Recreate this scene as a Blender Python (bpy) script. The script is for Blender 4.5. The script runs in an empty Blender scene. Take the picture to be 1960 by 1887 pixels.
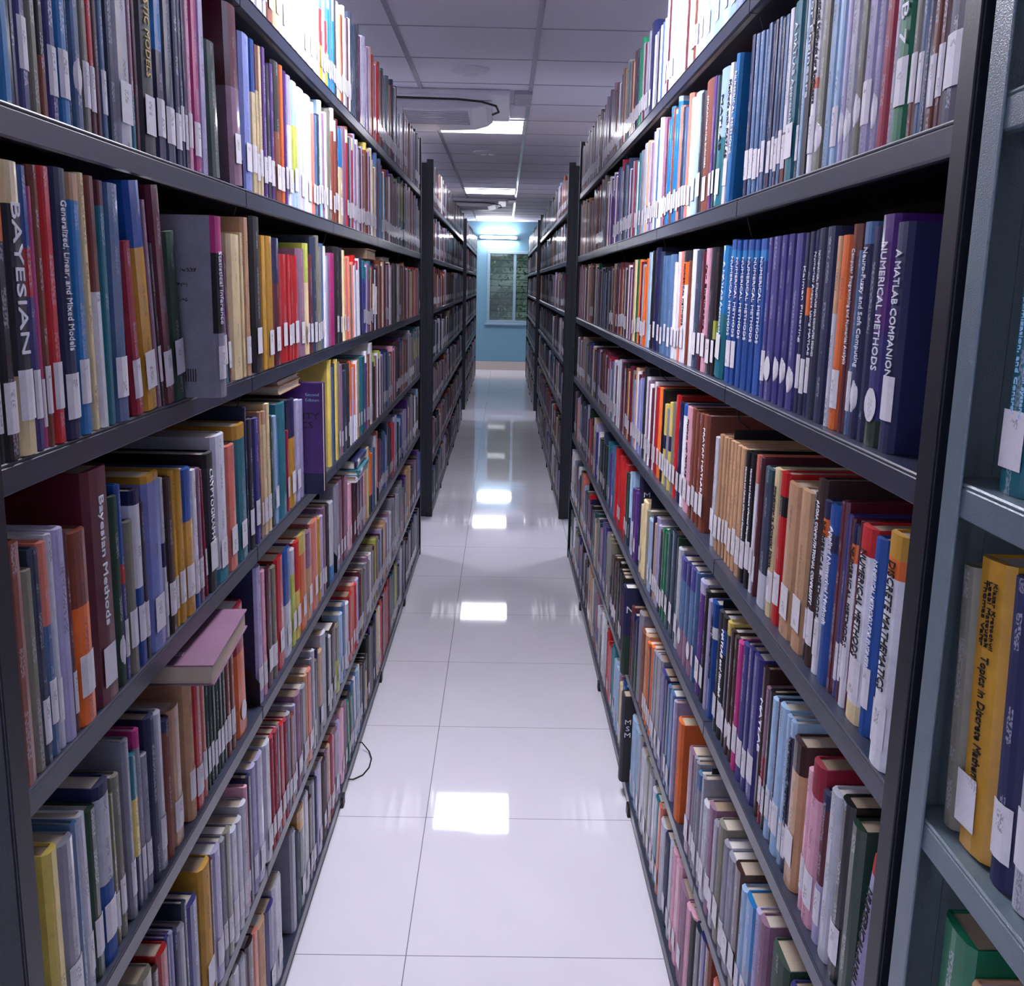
import bpy, bmesh, math, random
from mathutils import Vector, Matrix

# ------------------------------------------------------------------ camera
PITCH, YAW, ROLL, EYE, FPX = 0.2053, 0.0125, 0.0211, 1.4904, 1923.0752
C = bpy.context.scene.collection
fw = Vector((math.sin(YAW)*math.cos(PITCH), math.cos(YAW)*math.cos(PITCH), -math.sin(PITCH)))
r0 = Vector((math.cos(YAW), -math.sin(YAW), 0)); u0 = r0.cross(fw)
rt = r0*math.cos(ROLL)+u0*math.sin(ROLL); up = -r0*math.sin(ROLL)+u0*math.cos(ROLL)
cam = bpy.data.objects.new('camera', bpy.data.cameras.new('camera')); C.objects.link(cam)
cam.matrix_world = Matrix(((rt.x, up.x, -fw.x, 0), (rt.y, up.y, -fw.y, 0), (rt.z, up.z, -fw.z, EYE), (0, 0, 0, 1)))
cam.data.sensor_fit = 'HORIZONTAL'; cam.data.sensor_width = 36; cam.data.lens = 36*FPX/1960
cam.data.clip_start = 0.02; cam.data.clip_end = 200
S = bpy.context.scene; S.camera = cam
# ------------------------------------------------------------------ world, exposure
w = bpy.data.worlds.new('world'); S.world = w; w.use_nodes = True
bg = w.node_tree.nodes['Background']; bg.inputs[0].default_value = (0.75, 0.85, 1.0, 1); bg.inputs[1].default_value = 6.0
S.view_settings.view_transform = 'Standard'; S.view_settings.look = 'None'
S.view_settings.exposure = -0.12; S.view_settings.gamma = 1.0; S.view_settings.use_curve_mapping = False
LIGHT = (0.96, 0.955, 1.0)
PANEL_STRENGTH = 34.0
CEIL = 2.5287
PANELS = [(-0.172, 7.10, 0.8), (-0.172, 11.97, 0.65), (-0.172, 16.77, 0.9), (-0.172, 2.37, 1.9), (-0.172, -2.43, 0.6)]
FILL_PANELS = [(x, y, 2.0 if y < 8 else 0.8) for x in (-2.572, 2.228) for y in (-2.43, 2.37, 7.17, 11.97, 16.77)]   # unseen panels added beyond the racks to brighten the ceiling
rnd = random.Random(7)
# ------------------------------------------------------------------ helpers
def lin(c): return tuple((x/12.92 if x <= 0.04045 else ((x+0.055)/1.055)**2.4) for x in c)
def mat(name, col, rough=0.5, metal=0.0, spec=0.5, bump=0.0, bscale=300, emit=0, var=0.0, vscale=8, coat=0):
    m = bpy.data.materials.new(name); m.use_nodes = True; nt = m.node_tree; b = nt.nodes['Principled BSDF']
    c = lin(col)+(1,)
    b.inputs['Base Color'].default_value = c; b.inputs['Roughness'].default_value = rough
    b.inputs['Metallic'].default_value = metal; b.inputs['Specular IOR Level'].default_value = spec
    b.inputs['Coat Weight'].default_value = coat
    tc = nt.nodes.new('ShaderNodeTexCoord')
    n = nt.nodes.new('ShaderNodeTexNoise'); n.inputs['Scale'].default_value = vscale; n.inputs['Detail'].default_value = 4
    nt.links.new(tc.outputs['Object'], n.inputs['Vector'])
    mx = nt.nodes.new('ShaderNodeMix'); mx.data_type = 'RGBA'; mx.blend_type = 'MULTIPLY'
    mx.inputs['Factor'].default_value = var; mx.inputs['A'].default_value = c
    nt.links.new(n.outputs['Fac'], mx.inputs['B']); nt.links.new(mx.outputs['Result'], b.inputs['Base Color'])
    if bump:
        n2 = nt.nodes.new('ShaderNodeTexNoise'); n2.inputs['Scale'].default_value = bscale
        nt.links.new(tc.outputs['Object'], n2.inputs['Vector'])
        bp = nt.nodes.new('ShaderNodeBump'); bp.inputs['Strength'].default_value = bump; bp.inputs['Distance'].default_value = 0.001
        nt.links.new(n2.outputs['Fac'], bp.inputs['Height']); nt.links.new(bp.outputs['Normal'], b.inputs['Normal'])
    if emit:
        b.inputs['Emission Color'].default_value = lin(LIGHT)+(1,) if emit > 0 else (0, 0, 0, 1)
        b.inputs['Emission Strength'].default_value = emit
    return m
class MB:
    """collects faces, with a colour and an ink colour per face, and links them as ONE mesh object"""
    def __init__(s): s.v = []; s.f = []; s.mi = []; s.c = []; s.k = []; s.uv = []
    def quad(s, idx, mi=0, col=(0, 0, 0, 0), ink=(0, 0, 0, 0), uv=None):
        s.f.append(tuple(idx)); s.mi.append(mi); s.c.append(col); s.k.append(ink); s.uv.append(uv or [(0, 0)]*len(idx))
    def box(s, x0, x1, y0, y1, z0, z1, mi=0, col=(0, 0, 0, 0)):
        n = len(s.v); s.v += [(x, y, z) for z in (z0, z1) for (x, y) in ((x0, y0), (x1, y0), (x1, y1), (x0, y1))]
        for q in ((0, 3, 2, 1), (4, 5, 6, 7), (0, 1, 5, 4), (1, 2, 6, 5), (2, 3, 7, 6), (3, 0, 4, 7)): s.quad([n+i for i in q], mi, col)
    def prism(s, pts, f0, f1, mi=0, col=(0, 0, 0, 0)):
        """pts 2D; f0(p), f1(p) give the two end positions"""
        n = len(s.v); N = len(pts); s.v += [f0(p) for p in pts]+[f1(p) for p in pts]
        s.quad([n+i for i in reversed(range(N))], mi, col); s.quad([n+N+i for i in range(N)], mi, col)
        for i in range(N): j = (i+1) % N; s.quad([n+i, n+j, n+N+j, n+N+i], mi, col)
    def tube(s, pts, r, mi=0, seg=8):
        n0 = len(s.v); N = len(pts)
        for i, p in enumerate(pts):
            p = Vector(p); d = (Vector(pts[min(i+1, N-1)])-Vector(pts[max(i-1, 0)])).normalized()
            a = d.cross(Vector((0.3, 0.2, 0.93))).normalized(); b = d.cross(a)
            for k in range(seg): t = 2*math.pi*k/seg; s.v.append(tuple(p+r*(a*math.cos(t)+b*math.sin(t))))
        for i in range(N-1):
            for k in range(seg): k2 = (k+1) % seg; s.quad([n0+i*seg+k, n0+i*seg+k2, n0+(i+1)*seg+k2, n0+(i+1)*seg+k], mi)
        s.quad([n0+k for k in reversed(range(seg))], mi); s.quad([n0+(N-1)*seg+k for k in range(seg)], mi)
    def lathe(s, prof, cx, cy, seg=32, mi=0):
        n0 = len(s.v)
        for r, z in prof:
            for k in range(seg): t = 2*math.pi*k/seg; s.v.append((cx+r*math.cos(t), cy+r*math.sin(t), z))
        for i in range(len(prof)-1):
            for k in range(seg): k2 = (k+1) % seg; s.quad([n0+i*seg+k, n0+i*seg+k2, n0+(i+1)*seg+k2, n0+(i+1)*seg+k], mi)
    def build(s, name, mats, parent=None, colored=False):
        me = bpy.data.meshes.new(name); me.from_pydata(s.v, [], s.f)
        for m in (mats if isinstance(mats, (list, tuple)) else [mats]): me.materials.append(m)
        me.polygons.foreach_set('material_index', s.mi)
        if colored:
            a = me.attributes.new('tint', 'FLOAT_COLOR', 'CORNER'); k = me.attributes.new('ink', 'FLOAT_COLOR', 'CORNER')
            ca = []; ka = []; ua = []
            for f, c, kk, uv in zip(s.f, s.c, s.k, s.uv):
                for j in range(len(f)): ca += c; ka += kk; ua += uv[j]
            a.data.foreach_set('color', ca); k.data.foreach_set('color', ka)
            u = me.uv_layers.new(name='uv'); u.data.foreach_set('uv', ua)
        me.update()
        o = bpy.data.objects.new(name, me); C.objects.link(o)
        if parent: o.parent = parent
        return o
def thing(name, label, cat, loc=(0, 0, 0), rotz=0, group=None):
    o = bpy.data.objects.new(name, None); C.objects.link(o); o.empty_display_size = 0.05
    o.location = loc; o.rotation_euler = (0, 0, rotz); tag(o, label, cat, group); return o
def tag(o, label, cat, group=None):
    o['label'] = label; o['category'] = cat
    if group: o['group'] = group
    return o
def struct(name, mb, m, label=None):
    o = mb.build(name, m); o['kind'] = 'structure'; return o
def bevel(o, w=0.002, seg=2):
    md = o.modifiers.new('bevel', 'BEVEL'); md.width = w; md.segments = seg; md.limit_method = 'ANGLE'; return o
# ------------------------------------------------------------------ book materials (colour comes from each cover's own printing)
def book_mat(name, rough0, rough1, coat):
    m = bpy.data.materials.new(name); m.use_nodes = True; nt = m.node_tree; L = nt.links; N = nt.nodes.new; b = nt.nodes['Principled BSDF']
    t = N('ShaderNodeAttribute'); t.attribute_name = 'tint'; k = N('ShaderNodeAttribute'); k.attribute_name = 'ink'
    uv = N('ShaderNodeUVMap'); uv.uv_map = 'uv'
    # printed lettering too small to read: rows of little dark or light blobs along the spine
    mp = N('ShaderNodeMapping'); mp.inputs['Scale'].default_value = (420, 300, 1); L.new(uv.outputs[0], mp.inputs[0])
    n1 = N('ShaderNodeTexNoise'); n1.inputs['Scale'].default_value = 1; n1.inputs['Detail'].default_value = 1; L.new(mp.outputs[0], n1.inputs['Vector'])
    g1 = N('ShaderNodeMath'); g1.operation = 'GREATER_THAN'; g1.inputs[1].default_value = 0.5; L.new(n1.outputs['Fac'], g1.inputs[0])
    mp2 = N('ShaderNodeMapping'); mp2.inputs['Scale'].default_value = (3, 26, 1); L.new(uv.outputs[0], mp2.inputs[0])
    n2 = N('ShaderNodeTexNoise'); n2.inputs['Scale'].default_value = 1; n2.inputs['Detail'].default_value = 0; L.new(mp2.outputs[0], n2.inputs['Vector'])
    g2 = N('ShaderNodeMath'); g2.operation = 'GREATER_THAN'; g2.inputs[1].default_value = 0.52; L.new(n2.outputs['Fac'], g2.inputs[0])
    mu = N('ShaderNodeMath'); mu.operation = 'MULTIPLY'; L.new(g1.outputs[0], mu.inputs[0]); L.new(g2.outputs[0], mu.inputs[1])
    mu2 = N('ShaderNodeMath'); mu2.operation = 'MULTIPLY'; L.new(mu.outputs[0], mu2.inputs[0]); L.new(k.outputs['Alpha'], mu2.inputs[1])
    mx = N('ShaderNodeMix'); mx.data_type = 'RGBA'; L.new(mu2.outputs[0], mx.inputs['Factor']); L.new(t.outputs['Color'], mx.inputs['A']); L.new(k.outputs['Color'], mx.inputs['B'])
    # scuffs
    ob = N('ShaderNodeTexCoord'); n3 = N('ShaderNodeTexNoise'); n3.inputs['Scale'].default_value = 22; n3.inputs['Detail'].default_value = 6; n3.inputs['Roughness'].default_value = 0.75
    L.new(ob.outputs['Object'], n3.inputs['Vector'])
    rp = N('ShaderNodeMapRange'); rp.inputs[1].default_value = 0.35; rp.inputs[2].default_value = 0.7; rp.inputs[3].default_value = 0.8; rp.inputs[4].default_value = 1.1; L.new(n3.outputs['Fac'], rp.inputs[0])
    m3 = N('ShaderNodeMix'); m3.data_type = 'RGBA'; m3.blend_type = 'MULTIPLY'; m3.inputs['Factor'].default_value = 1; L.new(mx.outputs['Result'], m3.inputs['A']); L.new(rp.outputs[0], m3.inputs['B'])
    L.new(m3.outputs['Result'], b.inputs['Base Color'])
    rr = N('ShaderNodeMapRange'); rr.inputs[3].default_value = rough0; rr.inputs[4].default_value = rough1; L.new(n3.outputs['Fac'], rr.inputs[0]); L.new(rr.outputs[0], b.inputs['Roughness'])
    b.inputs['Coat Weight'].default_value = coat; b.inputs['Coat Roughness'].default_value = 0.12
    bp = N('ShaderNodeBump'); bp.inputs['Strength'].default_value = 0.25; bp.inputs['Distance'].default_value = 0.001; L.new(n3.outputs['Fac'], bp.inputs['Height']); L.new(bp.outputs['Normal'], b.inputs['Normal'])
    return m
M_GLOSS = book_mat('laminated_cover', 0.25, 0.45, 0.35)
M_CLOTH = book_mat('matt_cover', 0.5, 0.75, 0.0)
def page_mat():
    m = bpy.data.materials.new('paper_pages'); m.use_nodes = True; nt = m.node_tree; L = nt.links; N = nt.nodes.new; b = nt.nodes['Principled BSDF']
    t = N('ShaderNodeAttribute'); t.attribute_name = 'tint'
    ob = N('ShaderNodeTexCoord'); mp = N('ShaderNodeMapping'); mp.inputs['Scale'].default_value = (3, 900, 3); L.new(ob.outputs['Object'], mp.inputs[0])
    n = N('ShaderNodeTexNoise'); n.inputs['Scale'].default_value = 1; L.new(mp.outputs[0], n.inputs['Vector'])
    rp = N('ShaderNodeMapRange'); rp.inputs[3].default_value = 0.78; rp.inputs[4].default_value = 1.08; L.new(n.outputs['Fac'], rp.inputs[0])
    m3 = N('ShaderNodeMix'); m3.data_type = 'RGBA'; m3.blend_type = 'MULTIPLY'; m3.inputs['Factor'].default_value = 1; L.new(t.outputs['Color'], m3.inputs['A']); L.new(rp.outputs[0], m3.inputs['B'])
    L.new(m3.outputs['Result'], b.inputs['Base Color']); b.inputs['Roughness'].default_value = 0.85
    return m
M_PAGE = page_mat()
M_STICK = book_mat('paper_sticker', 0.45, 0.6, 0.2)
M_INKW = mat('white_lettering', (.86, .86, .9), .5); M_INKK = mat('black_lettering', (.04, .04, .06), .5); M_INKG = mat('gold_lettering', (.80, .70, .42), .4); M_INKC = mat('pale_blue_lettering', (.62, .80, .92), .5)
M_STEEL = mat('black_painted_steel', (.072, .092, .14), .42, 0.0, .4, .15, 500, var=.25, vscale=30)
M_SHELF = mat('dark_grey_shelf_steel', (.18, .205, .28), .32, 0.0, .6, .12, 400, var=.3, vscale=14)
M_GREY = mat('grey_hammered_steel', (.40, .47, .51), .35, 0.1, .6, .5, 700, var=.25, vscale=60)
M_BACK = mat('black_back_sheet', (.05, .055, .075), .6, var=.3)
PAL = dict(nv=(.07,.10,.28), ny=(.14,.19,.29), bl=(.06,.28,.58), az=(.07,.45,.70), lb=(.60,.72,.84), tl=(.08,.42,.48), dt=(.09,.24,.28), gn=(.07,.42,.29), dg=(.10,.22,.16),
 yg=(.68,.72,.30), yl=(.85,.76,.38), ms=(.74,.55,.16), cr=(.86,.78,.60), be=(.74,.58,.44), br=(.46,.22,.15), db=(.21,.12,.11), so=(.84,.47,.40), rd=(.72,.10,.12), cm=(.58,.08,.20),
 mr=(.33,.08,.15), pk=(.84,.62,.70), mg=(.68,.14,.45), pu=(.30,.14,.46), lv=(.64,.62,.76), mv=(.52,.38,.48), gy=(.52,.52,.58), lg=(.72,.73,.78), dk=(.15,.15,.19), bk=(.05,.05,.07),
 wh=(.88,.88,.91), pw=(.44,.49,.74), st=(.27,.40,.56), og=(.46,.45,.40), ol=(.42,.40,.20))
PAL['in'] = (.22,.21,.48); PAL['or'] = (.85,.40,.14)
NAMES = dict(nv='navy', ny='slate', bl='blue', az='azure', lb='pale-blue', tl='teal', dt='dark-teal', gn='green', dg='dark-green', yg='lime', yl='yellow', ms='mustard', cr='cream', be='tan', br='brown',
 db='dark-brown', so='salmon', rd='red', cm='crimson', mr='maroon', pk='pink', mg='magenta', pu='purple', lv='lavender', mv='mauve', gy='grey', lg='light-grey', dk='charcoal', bk='black', wh='white', pw='periwinkle', st='steel-blue', og='taupe', ol='olive')
NAMES['in'] = 'indigo'; NAMES['or'] = 'orange'
def shade(c, j=0.0):
    r = lin(PAL[c]); f = 1+j; return (min(1, r[0]*f), min(1, r[1]*f), min(1, r[2]*f), 1)
PAGES = [(.80,.76,.70), (.72,.65,.56), (.84,.82,.80), (.62,.54,.45), (.76,.70,.62)]
def u_profile(t, d, b):
    w = min(.0022, t*.2); h = t/2; s = min(t*.18, .0042)
    return [(-d, -h), (-.002, -h), (b*.7, -h+t*.16), (b, -s), (b, s), (b*.7, h-t*.16), (-.002, h), (-d, h), (-d, h-w), (-w*1.5, h-w), (-w*1.5, -h+w), (-d, -h+w)]
def cover_geo(mb, o, sg, t, h, d, cols, ink, mi, lean=0, j=0.0, pages=None, mip=0, uvo=0, board=None):
    """cover and (optionally) page block of one book into mb; o origin, sg +1 facing +X, -1 facing -X"""
    b = min(.005, t*.16); P = u_profile(t, d, b); ca, sa = math.cos(lean), math.sin(lean)
    def W(x, y, z):
        z += abs(sa)*t/2; y2 = y*ca-z*sa; z2 = y*sa+z*ca; return (o[0]+sg*x, o[1]+sg*y2, o[2]+z2)
    zs = [h*f for f in cols[1]]; N = len(P); n0 = len(mb.v)
    for z in zs: mb.v += [W(x, y, z) for x, y in P]
    for r in range(len(zs)-1):
        c = shade(cols[0][r], j)
        for i in range(N):
            k = (i+1) % N; a = n0+r*N
            if 1 <= i <= 5:
                i4 = ink[:3]+(ink[3] if i == 3 else 0,)
                uv = [(P[i][1]+uvo, zs[r]), (P[k][1]+uvo, zs[r]), (P[k][1]+uvo, zs[r+1]), (P[i][1]+uvo, zs[r+1])]
                mb.quad([a+i, a+k, a+N+k, a+N+i], mi, c, i4, uv)
            else: mb.quad([a+i, a+k, a+N+k, a+N+i], mi, shade(board, j) if board else c)
    # end caps as two boards and a spine
    for base, cc, fl in ((n0, cols[0][0], 1), (n0+(len(zs)-1)*N, cols[0][-1], 0)):
        for q in ((0, 1, 10, 11), (7, 8, 9, 6), (1, 2, 3, 10), (3, 4, 9, 10), (4, 5, 6, 9)):
            q = [base+x for x in q]; mb.quad(q[::-1] if fl else q, mi, shade(cc, j))
    if pages:
        w = min(.0022, t*.2); n = len(mb.v)
        x0, x1, y0, y1 = -d+.003, -w*1.5, -t/2+w, t/2-w
        mb.v += [W(x, y, z) for z in (.003, h-.003) for (x, y) in ((x0, y0), (x1, y0), (x1, y1), (x0, y1))]
        for q in ((0, 3, 2, 1), (4, 5, 6, 7), (0, 1, 5, 4), (1, 2, 6, 5), (2, 3, 7, 6), (3, 0, 4, 7)): mb.quad([n+i for i in q], mip, pages)
def parse_cols(s):
    a = s.split('@'); cs = a[0].split('/')
    fr = [float(x) for x in a[1].split(',')] if len(a) > 1 else []
    fr = [f for f in fr if f > 0][:len(cs)-1]; cs = cs[:len(fr)+1]
    return list(reversed(cs)), [0]+sorted(fr)+[1]
def lum(c): c = PAL[c]; return .3*c[0]+.59*c[1]+.11*c[2]
TXT = {}
def text_mesh(s):
    if s not in TXT:
        cu = bpy.data.curves.new('lettering', 'FONT'); cu.body = s; cu.size = 1; cu.align_x = 'CENTER'; cu.align_y = 'CENTER'; cu.extrude = 0.004; cu.resolution_u = 2
        o = bpy.data.objects.new('lettering', cu); C.objects.link(o); bpy.context.view_layer.update()
        me = bpy.data.meshes.new_from_object(o.evaluated_get(bpy.context.evaluated_depsgraph_get()))
        bpy.data.objects.remove(o)
        xs = [v.co.x for v in me.vertices]; ys = [v.co.y for v in me.vertices]
        cx, cy = (min(xs)+max(xs))/2, (min(ys)+max(ys))/2
        for v in me.vertices: v.co.x -= cx; v.co.y -= cy
        TXT[s] = (me, max(xs)-min(xs), max(ys)-min(ys))
    return TXT[s]
def lettering(name, s, parent, M, length, height, m, offs=(0, 0, 0)):
    """text as a mesh, centred on offs; M 3x3 maps text x (baseline), y (up), z (out) to the parent's axes"""
    me0, w, hh = text_mesh(s); k = min(length/w, height/hh); kx = min(length/w, k*1.35) if k < length/w else k; ky = min(height/hh, k*1.9); me = me0.copy(); me.name = name
    T = Matrix.Translation(offs) @ M.to_4x4() @ Matrix.Diagonal((kx, ky, 0.12, 1)); me.transform(T)
    me.materials.clear(); me.materials.append(m)
    o = bpy.data.objects.new(name, me); C.objects.link(o); o.parent = parent; return o
SPINE_M = Matrix(((0, 0, 1), (0, 1, 0), (-1, 0, 0)))        # baseline runs down, tops of letters to the viewer's right, facing out
def sticker(parent, t, h, b, kind, rr):
    w = min(t*.86, .034); z0 = .02+rr*.015; hh = .046 if kind != 'o' else .036; mb = MB(); e = .0006
    k_ = b+e if w < t*.8 else b*.55+e; pts = [(k_, -w/2), (b+e, -w*.17), (b+e, w*.17), (k_, w/2)]
    N = len(pts); rows = [0, .14, .86, 1] if kind != 'o' else [0, .1, .3, .5, .7, .9, 1]; n0 = 0
    for r in rows:
        sc = 1 if kind != 'o' else math.sqrt(max(.06, 1-(2*r-1)**2))
        mb.v += [(x, y*sc, z0+r*hh) for x, y in pts]
    c = lin((.86, .85, .88))+(1,); k = lin((.3, .3, .36))+(.6 if kind != 'o' else .3,)
    for r in range(len(rows)-1):
        for i in range(N-1):
            a = r*N+i; uv = [(pts[i][1]+rr, rows[r]*hh), (pts[i+1][1]+rr, rows[r]*hh), (pts[i+1][1]+rr, rows[r+1]*hh), (pts[i][1]+rr, rows[r+1]*hh)]
            mb.quad([a, a+1, a+N+1, a+N], 0, c, k if i == 1 and 0 < r < len(rows)-2 else (0, 0, 0, 0), uv)
    o = mb.build('spine_label', M_STICK, parent, True)
    md = o.modifiers.new('thickness', 'SOLIDIFY'); md.thickness = 0.0003; md.offset = 1
    return o
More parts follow.
